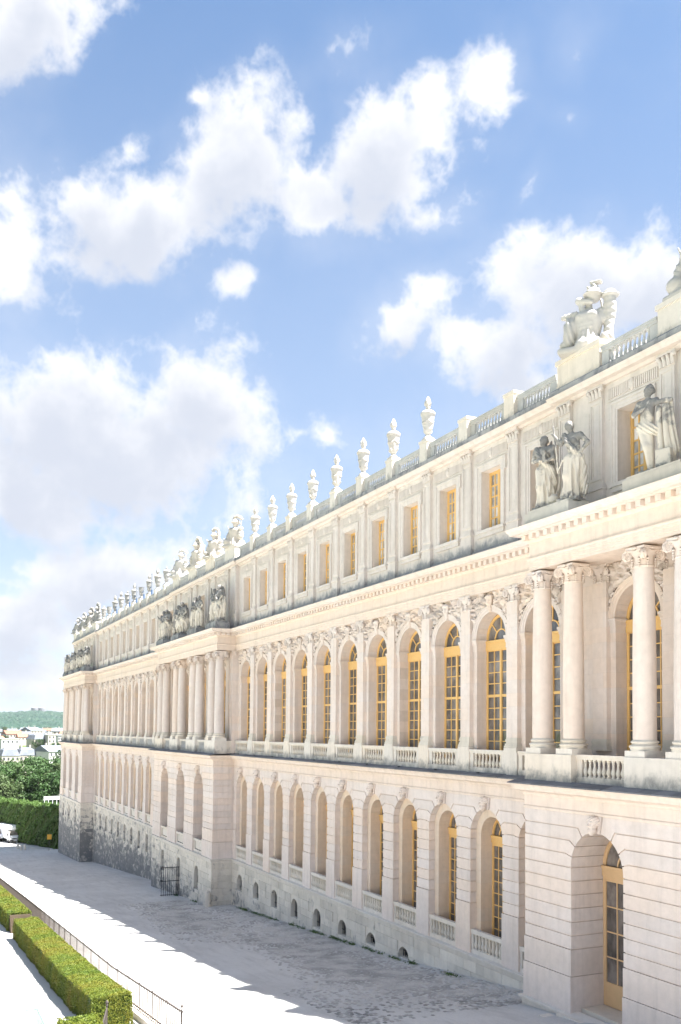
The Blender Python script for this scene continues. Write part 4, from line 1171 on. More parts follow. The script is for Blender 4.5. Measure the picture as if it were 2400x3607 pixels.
# ================================================================== STATUES
SC = 2.85
def figure(seed, mat, name='statue', armL=((-.17, -.03, .69), (-.13, -.12, .60)), armR=((.17, .0, .69), (.12, -.1, .58)), skirt=True, hip=0.02, turn=0.0, look=0.0,
           cloak=0.0, sash=True, helmet=False, wings=False, crossed=False, extras=None, vox=0.034, bare=False, ext=0.42):
    rs_ = random.Random(seed); ph = rs_.uniform(0, 6); fq = rs_.choice([9, 10, 11, 12])
    def fn(X, Y, Z):
        x, y, z = X / SC, Y / SC, Z / SC
        x = x - 0.02 * np.sin(z * 5 + ph)
        cx = hip * 0.5
        d = s_ell(x, y, z, (cx, 0, .72), (.098, .070, .115))
        d = smin(d, s_ell(x, y, z, (cx + hip * .3, 0, .61), (.082, .064, .10)), .04)
        d = smin(d, s_ell(x, y, z, (cx + hip, 0, .525), (.102, .078, .085)), .04)
        if not bare:
            for s in (-1, 1): d = smin(d, s_ell(x, y, z, (cx + s*.042, -.055, .735), (.036, .034, .036)), .02)
        d = smin(d, s_cap(x, y, z, (cx - .118, 0, .800), (cx + .118, 0, .800), .040, .040), .035)
        d = smin(d, s_cap(x, y, z, (cx, .0, .82), (cx + turn*.1, -.008, .885), .034, .030), .02)
        hx, hy, hz = cx + turn * .16, -.014, .928
        ca, sa = math.cos(look), math.sin(look)
        ux = (x - hx) * ca + (y - hy) * sa; uy = -(x - hx) * sa + (y - hy) * ca; uz = z - hz
        hd = s_ell(ux, uy, uz, (0, 0, 0), (.046, .058, .066))
        hd = smin(hd, s_cap(ux, uy, uz, (0, -.056, .012), (0, -.066, -.012), .006, .011), .012)
        hd = smin(hd, s_ell(ux, uy, uz, (0, -.036, -.046), (.024, .024, .02)), .015)
        hd = smin(hd, s_cap(ux, uy, uz, (-.028, -.048, .018), (.028, -.048, .018), .009, .009), .01)
        hair = s_ell(ux, uy, uz, (0, .014, .018), (.058, .062, .060)) + .006 * np.sin(ux*170 + uz*60) * np.sin(uz*140)
        hair = smin(hair, s_ell(ux, uy, uz, (0, .075, .01), (.03, .03, .03)), .02)
        hd = smin(hd, hair, .008)
        if helmet:
            hm = s_ell(ux, uy, uz, (0, .004, .026), (.064, .074, .062))
            hm = smin(hm, s_cap(ux, uy, uz, (0, -.055, .082), (0, .10, .055), .018, .026), .015)
            hd = np.minimum(hd, hm)
        d = smin(d, hd, .012)
        th = np.arctan2(y, x - cx)
        fold = np.sin(th * fq + ph + 2.2 * np.sin(z * 7 + ph)) + .5 * np.sin(th * (fq * 2 - 3) + z * 11 + ph * 2)
        if skirt:
            sk = s_cap(x, y, z, (cx + hip, 0, .50), (cx - hip * .4, .0, .04), .098, .128) - .019 * fold * np.clip((.58 - z) * 4, .15, 1)
            d = smin(d, sk, .03)
            d = smin(d, s_cap(x, y, z, (cx - .05, -.05, .50), (cx - .055, -.095, .29), .07, .05), .05)
            d = smin(d, s_cap(x, y, z, (cx - .055, -.095, .29), (cx - .05, -.05, .03), .045, .03), .04)
            for s in (-1, 1): d = smin(d, s_ell(x, y, z, (cx + s*.05, -.10, .012), (.028, .055, .02)), .015)
        else:
            kx = -.03 if crossed else 0
            d = smin(d, s_cap(x, y, z, (cx + hip + .05, 0, .50), (cx + .045 + kx, -.02, .28), .066, .045), .03)
            d = smin(d, s_cap(x, y, z, (cx + .045 + kx, -.02, .28), (cx + .05 + kx, .01, .04), .044, .024), .025)
            d = smin(d, s_cap(x, y, z, (cx + hip - .05, 0, .50), (cx - .05 - kx, -.055, .29), .066, .045), .03)
            d = smin(d, s_cap(x, y, z, (cx - .05 - kx, -.055, .29), (cx - .045 - kx, .0, .04), .044, .024), .025)
            for s in (-1, 1): d = smin(d, s_ell(x, y, z, (cx + s*(.05 if not crossed else .02), -.03, .014), (.026, .056, .022)), .015)
            loin = s_cap(x, y, z, (cx - .09, -.03, .53), (cx + .11, -.02, .47), .05, .065) - .012 * np.sin(x * 90 + z * 120)
            d = smin(d, loin, .02)
        if sash:
            pts = [(cx - .10, -.03, .83), (cx - .03, -.085, .70), (cx + .06, -.085, .60), (cx + .12, -.02, .53), (cx + .13, .03, .35)]
            for a, b in zip(pts[:-1], pts[1:]):
                d = smin(d, s_cap(x, y, z, a, b, .034, .036) - .005 * np.sin((x * 0.8 + z * 0.6 + y) * 150 + ph), .018)
        if cloak > 0:
            ck = s_ell(x, y, z, (cx + .03, .075, .47), (.14 * cloak, .055, .40)) - .014 * np.sin(x * 75 + 2 * np.sin(z * 9 + ph))
            ck = smin(ck, s_cap(x, y, z, (cx - .12, .02, .82), (cx + .13, .02, .82), .045, .045) - .008 * np.sin(x * 90), .03)
            d = smin(d, ck, .02)
        if wings:
            for s in (-1, 1):
                w = s_ell(x + s * (z - .75) * .25, y, z, (cx + s * .15, .10, .74), (.07, .03, .24)) - .010 * np.sin(z * 95 + x * 30)
                d = np.minimum(d, w)
        for s, (e, h) in ((-1, armL), (1, armR)):
            d = smin(d, s_cap(x, y, z, (cx + s*.125, 0, .798), (cx + e[0], e[1], e[2]), .040, .031), .02)
            d = smin(d, s_cap(x, y, z, (cx + e[0], e[1], e[2]), (cx + h[0], h[1], h[2]), .031, .021), .018)
            hv = np.array(h) - np.array(e); hv = hv / np.linalg.norm(hv)
            d = smin(d, s_cap(x, y, z, tuple(np.array((cx + h[0], h[1], h[2]))), tuple(np.array((cx + h[0], h[1], h[2])) + hv * .035), .022, .016), .012)
            for q in (-1, 0, 1): d = smin(d, s_cap(x, y, z, tuple(np.array((cx + h[0] + q*.012, h[1], h[2])) + hv*.03), tuple(np.array((cx + h[0] + q*.014, h[1] - .006, h[2])) + hv*.062), .0075, .006), .006)
        if extras is not None: d = extras(x, y, z, d)
        d = smin(d, s_box(x, y, z, (0.0, .0, -.012), (.155, .125, .024), .01), .01)
        return d * SC
    return sdf_mesh(name, fn, (-ext * SC / 1.0, -.27 * SC, -.05 * SC), (ext * SC, .27 * SC, 1.06 * SC), vox, mat)
def ex_book_globe(x, y, z, d):
    d = np.minimum(d, s_box(x, y, z, (.075, -.115, .69), (.028, .03, .085), .006))
    g = s_ell(x, y, z, (.17, -.07, .085), (.085, .085, .085)) - .003 * np.sin(z * 120)
    return smin(d, g, .008)
def ex_staff(x, y, z, d):
    d = np.minimum(d, s_cap(x, y, z, (-.205, -.09, .96), (-.17, -.10, .35), .012, .010))
    d = smin(d, s_cap(x, y, z, (-.17, -.10, .36), (-.10, -.09, .5), .008, .012), .01)
    tail = s_cap(x, y, z, (.12, .02, .42), (.21, .0, .06), .05, .04) - .012 * np.sin(x * 130 - z * 30 + y * 60)
    return smin(d, tail, .03)
def ex_columns(x, y, z, d):
    for cx_ in (.155, .245): d = np.minimum(d, s_cap(x, y, z, (cx_, -.02, .23), (cx_, -.02, .70), .040, .036))
    d = np.minimum(d, s_box(x, y, z, (.21, -.01, .115), (.105, .10, .105), .008))
    d = np.minimum(d, s_box(x, y, z, (.235, -.02, .765), (.11, .022, .018), .005))
    dr = s_cap(x, y, z, (.29, .03, .74), (.315, .03, .22), .045, .06) - .012 * np.sin(x * 90 + y * 70 + z * 12)
    return smin(d, dr, .02)
def ex_shield(x, y, z, d):
    s = s_ell(x, y, z, (-.17, -.08, .30), (.10, .03, .17))
    return smin(d, s, .01)
def ex_raised(x, y, z, d):
    return np.minimum(d, s_cap(x, y, z, (-.16, -.04, 1.01), (-.20, -.06, .80), .016, .010))
def ex_eagle(x, y, z, d):
    e = s_ell(x, y, z, (-.16, -.06, .12), (.06, .06, .11)); e = smin(e, s_ell(x, y, z, (-.17, -.10, .25), (.03, .04, .035)), .02)
    return smin(d, e - .004 * np.sin(z * 150), .01)
FIG = {}
FIG['book'] = figure(1, M_STATUE, armL=((-.16, -.02, .67), (-.02, -.115, .645)), armR=((.165, -.03, .67), (.085, -.12, .62)), cloak=1.15, extras=ex_book_globe, look=-.25, vox=0.022)
FIG['staff'] = figure(2, M_STATUE, armL=((-.15, -.06, .72), (-.195, -.10, .80)), armR=((.215, .01, .69), (.115, -.035, .575)), hip=.035, turn=-.12, look=1.0, cloak=0.0, extras=ex_staff, vox=0.022)
FIG['columns'] = figure(3, M_STATUE, armL=((-.165, -.06, .68), (-.01, -.13, .70)), armR=((.16, -.06, .765), (.265, -.03, .78)), skirt=False, crossed=True, bare=True, hip=-.03, look=-.5, turn=.06, sash=False, extras=ex_columns, vox=0.022)
FIG['cloak'] = figure(4, M_STATUE2, armL=((-.17, -.02, .67), (-.09, -.12, .72)), armR=((.19, .01, .68), (.12, -.05, .56)), cloak=1.5, look=.7, extras=None)
FIG['robed'] = figure(5, M_STATUE2, armL=((-.16, -.03, .67), (-.02, -.12, .62)), armR=((.16, -.03, .67), (.02, -.12, .70)), cloak=1.1, look=.5, hip=-.03)
FIG['soldier'] = figure(6, M_STATUE2, armL=((-.18, -.02, .68), (-.17, -.09, .50)), armR=((.19, 0, .68), (.10, -.07, .56)), skirt=False, bare=True, helmet=True, cloak=1.3, look=.6, extras=ex_shield)
FIG['raised'] = figure(7, M_STATUE2, armL=((-.17, -.03, .86), (-.165, -.05, .985)), armR=((.18, 0, .67), (.11, -.09, .58)), cloak=.9, look=.9, extras=ex_raised, hip=.03)
FIG['eagle'] = figure(8, M_STATUE2, armL=((-.19, -.02, .68), (-.20, -.06, .52)), armR=((.17, -.02, .68), (.06, -.12, .66)), skirt=False, bare=True, sash=True, extras=ex_eagle, cloak=1.0, look=.4)
FIG['winged'] = figure(9, M_STATUE2, armL=((-.18, -.03, .70), (-.20, -.10, .80)), armR=((.17, -.02, .67), (.06, -.11, .60)), wings=True, look=.6)
ZST = 9.50
def statue(key, x, label, group=None, rz=0.0, y=1.25, s=1.0, w=1.0):
    o = ob('statue', FIG[key], None, (x, y, ZST), (0, 0, PI + rz), (s * w, s * w, s))
    return tag(o, label, 'statue', group)
P1 = acpairs(AC[0])
statue('book', P1[0] + 0.86, 'draped stone woman with a book and a globe at her foot, above the near columns', rz=0.45, s=1.10, w=0.92)
statue('staff', P1[0] - 0.92, 'draped stone woman holding a staff, one hand on her hip, above the near columns', rz=0.35, s=1.14, w=0.94)
statue('columns', P1[1] + 0.65, 'stone figure leaning on two short columns before an attic window', rz=0.35, s=1.14, w=0.84)
statue('raised', P1[1] - 1.95, 'stone figure with a raised arm cut off by the picture edge', rz=0.0, s=1.08)
LB = {'cloak': 'cloaked stone figure', 'robed': 'robed stone figure with folded arms', 'soldier': 'helmeted stone soldier with a shield', 'raised': 'stone figure lifting one arm',
      'eagle': 'stone figure with an eagle', 'winged': 'winged stone figure', 'book': 'stone woman with a book and globe', 'staff': 'stone woman with a staff', 'columns': 'stone figure leaning on columns'}
SEQ2 = [('raised', 'cloak'), ('robed', 'soldier'), ('robed', 'staff'), ('winged', 'cloak')]     # far to near order is reversed below
PL = ['nearest', 'second', 'third', 'farthest']
def pairs(a, seq, where, grp):
    for i, p_ in enumerate(reversed(acpairs(a))):        # nearest column pair first
        for j, k in enumerate(seq[i]):
            side_ = 'left' if j == 0 else 'right'
            statue(k, p_ + (0.78 if j == 0 else -0.62), '%s, %s in the %s pair above the %s' % (LB[k], side_, PL[i], where), grp, RD.uniform(0.0, 0.6), s=RD.uniform(1.03, 1.10))
pairs(AC[1], [('raised', 'cloak'), ('robed', 'staff'), ('eagle', 'soldier'), ('winged', 'robed')], 'middle columns', 'statues above the middle columns')
pairs(AC[2], [('soldier', 'robed'), ('cloak', 'eagle'), ('staff', 'raised'), ('robed', 'winged')], 'farthest columns', 'statues above the farthest columns')

# ================================================================== TROPHIES OF ARMS ON THE ROOF
def trophy(seed, mat, style, vox=0.05):
    r = random.Random(seed); ph = r.uniform(0, 6)
    sp = [(r.uniform(-.9, .9), r.uniform(-.3, .3), r.uniform(.15, .5), r.uniform(.14, .3)) for _ in range(9)]
    lances = [(r.uniform(-.7, .7), r.uniform(1.5, 2.3), r.uniform(-.35, .35)) for _ in range(3)]
    def fn(X, Y, Z):
        d = s_box(X, Y, Z, (0, 0, .06), (1.15, .5, .12), .08)
        for a, b, c, q in sp: d = smin(d, s_ell(X, Y, Z, (a, b - .1, c), (q * 1.3, q, q)), .12)
        # cuirass
        t = s_ell(X, Y, Z, (0, -.05, 1.20), (.60, .38, .52))
        t = smin(t, s_ell(X, Y, Z, (0, -.03, .78), (.48, .32, .40)), .16)
        for s in (-1, 1):
            t = smin(t, s_ell(X, Y, Z, (s*.22, -.34, 1.38), (.22, .11, .15)), .08)
            t = smin(t, s_cap(X, Y, Z, (s*.50, -.02, 1.55), (s*.64, -.04, 1.22), .17, .13), .07)
        th = np.arctan2(Y, X)
        sk = s_cap(X, Y, Z, (0, -.02, .62), (0, -.02, .22), .42, .54) - .035 * np.sin(th * 13 + ph)
        t = smin(t, sk, .06)
        d = smin(d, t, .07)
        nk = s_cap(X, Y, Z, (0, 0, 1.55), (.02, 0, 1.85), .17, .15)
        d = smin(d, nk, .08)
        hx = {'A': .20, 'B': .0, 'C': -.05, 'D': .05}[style]; hz = {'A': 2.28, 'B': 2.10, 'C': 2.12, 'D': 2.12}[style]
        hel = s_ell(X, Y, Z, (hx, -.02, hz), (.30, .36, .30)) - .012 * np.sin(Z * 40 + 3 * np.sin(X * 8))
        hel = smin(hel, s_ell(X, Y, Z, (hx, -.12, hz - .04), (.40, .42, .05)), .05)
        d = smin(d, hel, .05)
        if style == 'A':
            d = smin(d, s_ell(X, Y, Z, (hx, .0, hz + .30), (.26, .20, .13)) - .03 * np.sin(X * 22 + Z * 15), .05)
            d = smin(d, s_box(X, Y, Z, (hx + .12, 0, hz + .50), (.24, .16, .05), .03), .08)
            d = smin(d, s_cap(X, Y, Z, (-.32, -.22, 2.05), (.18, -.25, 1.92), .15, .10), .06)
            d = smin(d, s_cap(X, Y, Z, (-.25, -.2, 1.95), (-.18, -.22, 1.55), .11, .12), .06)
            qv = s_cap(X, Y, Z, (.78, .05, .55), (.86, .02, 2.0), .20, .24) - .03 * np.sin(th * 6 + Z * 5) - .012 * np.sin(Z * 26)
            qv = np.minimum(qv, s_ell(X, Y, Z, (.88, .0, 2.13), (.36, .34, .09)))
            qv = smin(qv, s_ell(X, Y, Z, (.86, .0, 2.26), (.24, .24, .12)), .05)
            d = smin(d, qv, .04)
            for q in (.95, .80): d = smin(d, s_cap(X, Y, Z, (-.2, -.36, q + .1), (.2, -.36, q + .1), .05, .05), .05)
            shd = s_ell(X, Y, Z, (-.72, -.1, .85), (.26, .36, .66)) - .02 * np.sin(X * 30 + Z * 9)
            d = smin(d, shd, .05)
            d = smin(d, s_cap(X, Y, Z, (-.95, -.1, 1.55), (-.45, -.15, 1.62), .12, .08) - .02 * np.sin(X * 40), .05)
            d = smin(d, s_ell(X, Y, Z, (.78, -.3, .30), (.28, .26, .26)) - .02 * np.sin(X * 26 + Z * 20), .03)
        else:
            # face under the helmet and a crest or plume
            d = smin(d, s_ell(X, Y, Z, (hx, -.14, hz - .22), (.18, .20, .22)), .04)
            d = smin(d, s_cap(X, Y, Z, (hx, -.35, hz - .18), (hx, -.38, hz - .26), .03, .05), .03)
            if style == 'B': cr = [(0, .15, .28), (0, -.15, .48), (0, .1, .66), (0, .42, .55), (0, .55, .15), (0, .5, -.4)]
            elif style == 'C': cr = [(0, -.1, .30), (0, -.22, .50), (0, .02, .64), (0, .32, .55), (0, .46, .2), (0, .44, -.6)]
            else: cr = [(0, -.25, .28), (0, -.12, .46), (0, .12, .50), (0, .40, .40), (0, .55, .28), (0, .62, .22)]
            for a, b in zip(cr[:-1], cr[1:]):
                # the plume sweeps along the roof line (local x) as seen from the court
                pa = (hx + a[1] * .95, a[0], hz + a[2]); pb = (hx + b[1] * .95, b[0], hz + b[2])
                d = smin(d, s_cap(X, Y, Z, pa, pb, .13, .13) - .018 * np.sin(X * 34 + Z * 22 + ph), .05)
            sh = s_ell(X, Y, Z, (.62, -.12, .95), (.30, .26, .46)) - .02 * np.sin(Z * 28 + X * 12)
            d = smin(d, sh, .05)
            d = smin(d, s_ell(X, Y, Z, (.70, -.16, 1.48), (.22, .2, .18)), .05)
            d = smin(d, s_ell(X, Y, Z, (-.62, -.1, .75), (.26, .28, .50)) - .02 * np.sin(Z * 24 + X * 20), .05)
            if style == 'C': d = smin(d, s_cap(X, Y, Z, (-.45, -.15, 1.4), (-.85, -.18, 1.78), .13, .04), .04)
            if style == 'D': d = smin(d, s_cap(X, Y, Z, (-.5, 0, 1.0), (-.85, 0, 1.9), .05, .04), .03)
        for lx, lz, tl in lances:
            d = np.minimum(d, s_cap(X, Y, Z, (lx, .28, .2), (lx + tl, .34, lz), .05, .045))
        return d
    return sdf_mesh('trophy', fn, (-1.45, -.85, -.1), (1.45, .85, 3.2), vox, mat)
TR = {'A': trophy(1, M_URN, 'A', 0.042), 'B': trophy(2, M_URN, 'B'), 'C': trophy(3, M_URN, 'C'), 'D': trophy(4, M_URN, 'D'), 'E': trophy(5, M_URN, 'B'),
      'Bg': trophy(2, M_URNG, 'B', .06), 'Cg': trophy(3, M_URNG, 'C', .06), 'Dg': trophy(4, M_URNG, 'D', .06)}
def put_trophy(k, x, label, group, sc=1.0, rz=0.0):
    tag(ob('trophy', TR[k], None, (x, YTA - 0.24, 16.22), (0, 0, PI + rz), (sc, sc, sc)), label, 'trophy', group)
G1 = 'trophies of arms on the roof'
put_trophy('A', P1[0] - 0.1, 'white stone trophy of a cuirass topped by an ornate helmet, with draped quiver', G1, 1.06, 0.62)
put_trophy('D', P1[1] - 0.15, 'white stone trophy at the picture edge on the near roof balustrade', G1, 1.10)
for i, (k, d_) in enumerate((('D', 'a swept flat crest'), ('C', 'a curled plume'), ('B', 'a hanging plume'), ('D', 'a ragged crest'))):
    put_trophy(k, acpairs(AC[1])[3 - i], 'white trophy with %s, %s above the middle columns' % (d_, PL[i]), G1, RD.uniform(1.0, 1.1), RD.uniform(0.3, 0.8))
for i, k in enumerate(('Cg', 'Bg', 'Cg', 'Dg')):
    put_trophy(k, acpairs(AC[2])[3 - i], 'grey weathered helmeted trophy, %s of four at the far roof end' % PL[i], G1, RD.uniform(1.0, 1.08), RD.uniform(0.2, 0.8))

# ================================================================== RAILING, HEDGES, GARDEN
FY = 16.35
M_FENCE = plain('dark railing paint', (0.062, 0.052, 0.047), 0.6, 0.3, 0.2)
kb = MB(); X_ = [-3.1 + 4.1 * k for k in range(31)]
for x in X_:
    z = gz(x)
    kb.v += [(x, 16.10, z - 0.4), (x, 16.10, z + 0.24), (x, 16.62, z + 0.24), (x, 16.62, z - 0.4)]
for i in range(len(X_) - 1):
    for k in range(3): kb.f.append((4*i + k, 4*i + 4 + k, 4*i + 5 + k, 4*i + 1 + k))
kb.f += [(0, 1, 2, 3)]
tag(ob('kerb', kb.mesh('kerb', M_PED, fix=False)), 'low pale stone kerb carrying the iron railing along the road', 'kerb', kind='structure')
rail = thing('iron_railing', 'long brown iron railing of thin upright bars between hedge and road', 'railing', (0, 0, 0))
BAR = MB().box(-0.016, 0.016, -0.016, 0.016, 0, 1.08).mesh('bar', M_FENCE)
POST = MB().box(-0.02, 0.02, -0.02, 0.02, -0.02, 1.16).mesh('post', M_FENCE)
ENDPOST = MB().box(-0.02, 0.02, -0.02, 0.02, -0.02, 1.22).lathe([(0.02, 1.22), (0.045, 1.25), (0.05, 1.29), (0.02, 1.33), (0.0, 1.36)], 8).mesh('post', M_FENCE)
far_b = MB(); x = -2.9; i = 0; nb = 0
ob('post', ENDPOST, rail, (-3.0, FY, gz(-3.0) + 0.24))
while x < 118:
    z = gz(x) + 0.24
    if i % 8 == 7: ob('post', POST, rail, (x, FY, z))
    elif nb < 300: ob('bar', BAR, rail, (x, FY, z)); nb += 1
    else: far_b.box(x-0.015, x+0.015, FY-0.015, FY+0.015, z, z + 1.08)
    x += 0.28; i += 1
tag(ob('bars', far_b.mesh('bars', M_FENCE, fix=False), rail), kind='stuff')
for zz, w in ((1.08, 0.04), (0.10, 0.025)):
    m = MB()
    for x in X_: m.v += [(x, FY - w, gz(x) + 0.24 + zz - 0.015), (x, FY + w, gz(x) + 0.24 + zz - 0.015), (x, FY + w, gz(x) + 0.24 + zz + 0.02), (x, FY - w, gz(x) + 0.24 + zz + 0.02)]
    for i in range(len(X_) - 1):
        for k in range(4): j = (k + 1) % 4; m.f.append((4*i + k, 4*i + 4 + k, 4*i + 4 + j, 4*i + j))
    ob('rail', m.mesh('rail', M_FENCE), rail)

def leaf_mat(name, cols, scale, trans=0.25, rough=0.55):
    m, T = newmat(name)
    pos = T.n('NewGeometry').outputs['Position']
    a = T.noise(pos, scale, 4.0, 0.6).outputs[0]
    b = T.noise(pos, scale * 9, 3.0, 0.6).outputs[0]
    rp = T.n('ValToRGB', {0: T.math('MULTIPLY_ADD', a, 0.75, T.math('MULTIPLY', b, 0.25))})
    cr = rp.color_ramp
    cr.elements[0].position = 0.32; cr.elements[0].color = (*cols[0], 1)
    cr.elements[1].position = 0.70; cr.elements[1].color = (*cols[-1], 1)
    for k, c in enumerate(cols[1:-1]):
        e = cr.elements.new(0.32 + 0.38 * (k + 1) / (len(cols) - 1)); e.color = (*c, 1)
    g = T.n('BsdfPrincipled', {'Base Color': rp.outputs[0], 'Roughness': rough, 'Specular IOR Level': 0.25})
    t = T.n('BsdfTranslucent', {'Color': rp.outputs[0]})
    mx = T.n('MixShader', {0: trans, 1: g.outputs[0], 2: t.outputs[0]})
    T.n('OutputMaterial', {0: mx.outputs[0]})
    return m
M_BOXTOP = leaf_mat('clipped hedge leaf', [(0.075, 0.125, 0.018), (0.12, 0.155, 0.02), (0.155, 0.16, 0.022), (0.175, 0.13, 0.025)], 0.4)
M_HCORE = plain('hedge twigs', (0.035, 0.055, 0.014), 0.9, 0.1, 0.3)
M_YEW = leaf_mat('tall hedge leaf', [(0.065, 0.125, 0.032), (0.095, 0.165, 0.042), (0.125, 0.195, 0.052)], 0.35)
M_TREE1 = leaf_mat('broad tree leaf', [(0.03, 0.07, 0.022), (0.05, 0.10, 0.03), (0.075, 0.12, 0.04)], 0.12)
M_TREE2 = leaf_mat('pale tree leaf', [(0.045, 0.085, 0.03), (0.075, 0.115, 0.042), (0.10, 0.135, 0.055)], 0.12)
M_WEED = leaf_mat('weed leaf', [(0.06, 0.12, 0.03), (0.11, 0.17, 0.05)], 2.0)
def leaves(pts, nrm, size, seed, jitter=0.9):
    rng = np.random.default_rng(seed); n = len(pts)
    d = nrm + rng.normal(0, jitter, (n, 3)); d /= np.linalg.norm(d, axis=1)[:, None]
    t = np.cross(d, rng.normal(0, 1, (n, 3))); t /= np.linalg.norm(t, axis=1)[:, None]
    b = np.cross(d, t)
    s = (size * rng.uniform(0.6, 1.3, n))[:, None]
    q = np.stack([pts - t*s*0.5, pts + b*s*0.32, pts + t*s*0.6, pts - b*s*0.32], 1).reshape(-1, 3)
    return q, np.arange(4 * n).reshape(-1, 4)
def leafmesh(name, pts, nrm, size, seed, mat, jitter=0.9):
    q, f = leaves(pts, nrm, size, seed, jitter)
    me = bpy.data.meshes.new(name); me.from_pydata(q.tolist(), [], f.tolist()); me.materials.append(mat); me.update()
    return me
def hedge(name, label, origin, ux, L, Wd, Ht, n, size, mat, seed, slope=None, wave=0.06, cat='hedge'):
    """clipped hedge: origin = corner on the ground, ux = unit direction of its length, width runs to the left of ux"""
    rng = np.random.default_rng(seed)
    ux = np.array([ux[0], ux[1], 0.0]); uy = np.array([-ux[1], ux[0], 0.0])
    A = [L*Wd, L*Ht, L*Ht, Wd*Ht, Wd*Ht]; A = np.array(A) / sum(A)
    P, N = [], []
    def wv(s, q): return wave * (np.sin(s*1.3 + q*2 + seed) + 0.6*np.sin(s*3.1 + 1.7*q) + 0.4*np.sin(s*6.7 + q*5))
    for k in range(5):
        m = int(n * A[k]); a, b = rng.uniform(0, 1, m), rng.uniform(0, 1, m)
        if k == 0: l, w, h = a*L, b*Wd, np.full(m, Ht); h = h + wv(l, w*2) - 0.10 * np.abs(b*2 - 1)**6; nn = np.array([0, 0, 1.0])
        elif k in (1, 2): l, h = a*L, b*Ht; w = np.full(m, Wd if k == 1 else 0.0) + (wv(l, h*1.2) * (1 if k == 1 else -1)); w = w + (-.10 if k == 1 else .10) * (b**8); nn = uy * (1 if k == 1 else -1)
        else: w, h = a*Wd, b*Ht; l = np.full(m, 0.0 if k == 3 else L) + wv(w, h) * 0.6; nn = ux * (-1 if k == 3 else 1)
        dep = rng.exponential(0.03, m)
        p = np.outer(l, ux) + np.outer(w, uy); p[:, 2] = h
        p -= nn[None] * dep[:, None]
        P.append(p); N.append(np.repeat(nn[None], m, 0))
    P, N = np.concatenate(P), np.concatenate(N)
    P = P + np.array(origin)[None]
    if slope is not None: P[:, 2] += np.interp(P[:, 0], GX, GZ) - origin[2]
    o = thing(name, label, cat, (0, 0, 0))
    ob('foliage', leafmesh('foliage', P, N, size, seed, mat), o)
    c = MB(); ins = 0.07; seg = 24
    for i in range(seg + 1):
        for (w, h) in ((ins, 0), (ins, Ht - ins - wave), (Wd - ins, Ht - ins - wave), (Wd - ins, 0)):
            q = np.array(origin) + ux * (ins + (L - 2*ins) * i / seg) + uy * w
            q[2] += h + (gz(q[0]) - origin[2] if slope is not None else 0)
            c.v.append(tuple(q))
    for i in range(seg):
        for k in range(3): c.f.append((4*i + k, 4*i + 4 + k, 4*i + 5 + k, 4*i + 1 + k))
    c.f += [(0, 1, 2, 3), tuple(4*seg + k for k in (3, 2, 1, 0))]
    ob('twigs', c.mesh('twigs', M_HCORE), o)
    return o
hedge('clipped_hedge', 'long clipped box hedge with sunlit yellow-green top, nearest along the railing', (1.75, 17.05, gz(1.75)), (1, 0), 28.6, 1.62, 1.36, 150000, 0.058, M_BOXTOP, 1, slope=True, wave=0.035)
hedge('clipped_hedge', 'clipped box hedge behind the bare gap, farther along the railing', (34.2, 17.05, gz(34.2)), (1, 0), 44.0, 1.62, 1.36, 90000, 0.09, M_BOXTOP, 2, slope=True, wave=0.035)
hedge('clipped_hedge', 'low clipped hedge at the lower picture edge beside the stair rail', (-7.0, 18.75, gz(-2.0) - 0.25), (1, 0), 6.9, 1.5, 1.12, 22000, 0.07, M_BOXTOP, 3, wave=0.03)
# bare earthy gap between the two hedges
tag(ob('dead_hedge_end', MB().prism([(33.0, gz(33) - 0.1), (34.15, gz(34) - 0.1), (34.15, gz(34) + 1.15), (33.8, gz(34) + 1.1), (33.4, gz(33.4) + 0.5)], 17.15, 18.55).mesh('dead_hedge_end', ground_mat('dry twigs and earth', (0.035, 0.027, 0.018), (0.06, 0.045, 0.03), 2.0), 30)), 'bare brown dead twigs at the end of the farther clipped hedge', 'dead twigs')
# stair rail
sr_ = thing('stair_rail', 'short iron stair rail ending in a round finial before the hedge', 'stair rail', (1.05, 18.2, gz(1.05)))
ob('post', MB().box(-0.03, 0.03, -0.03, 0.03, -0.1, 1.08).mesh('post', M_FENCE), sr_)
ob('finial', MB().lathe([(0.03, 1.08), (0.06, 1.10), (0.035, 1.13), (0.065, 1.18), (0.06, 1.23), (0.02, 1.28), (0.0, 1.30)], 12).mesh('finial', M_FENCE, 50), sr_)
ob('rail', MB().tube([(0, 0, 1.0), (-1.6, 0.5, 0.72), (-3.2, 1.0, 0.45)], 0.028, 6).mesh('rail', M_FENCE), sr_)
for k in range(1, 12): ob('bar', MB().box(-0.012, 0.012, -0.012, 0.012, -0.3, 0.98 - 0.047*k).mesh('bar', M_FENCE), sr_, (-0.27*k, 0.084*k, 0))
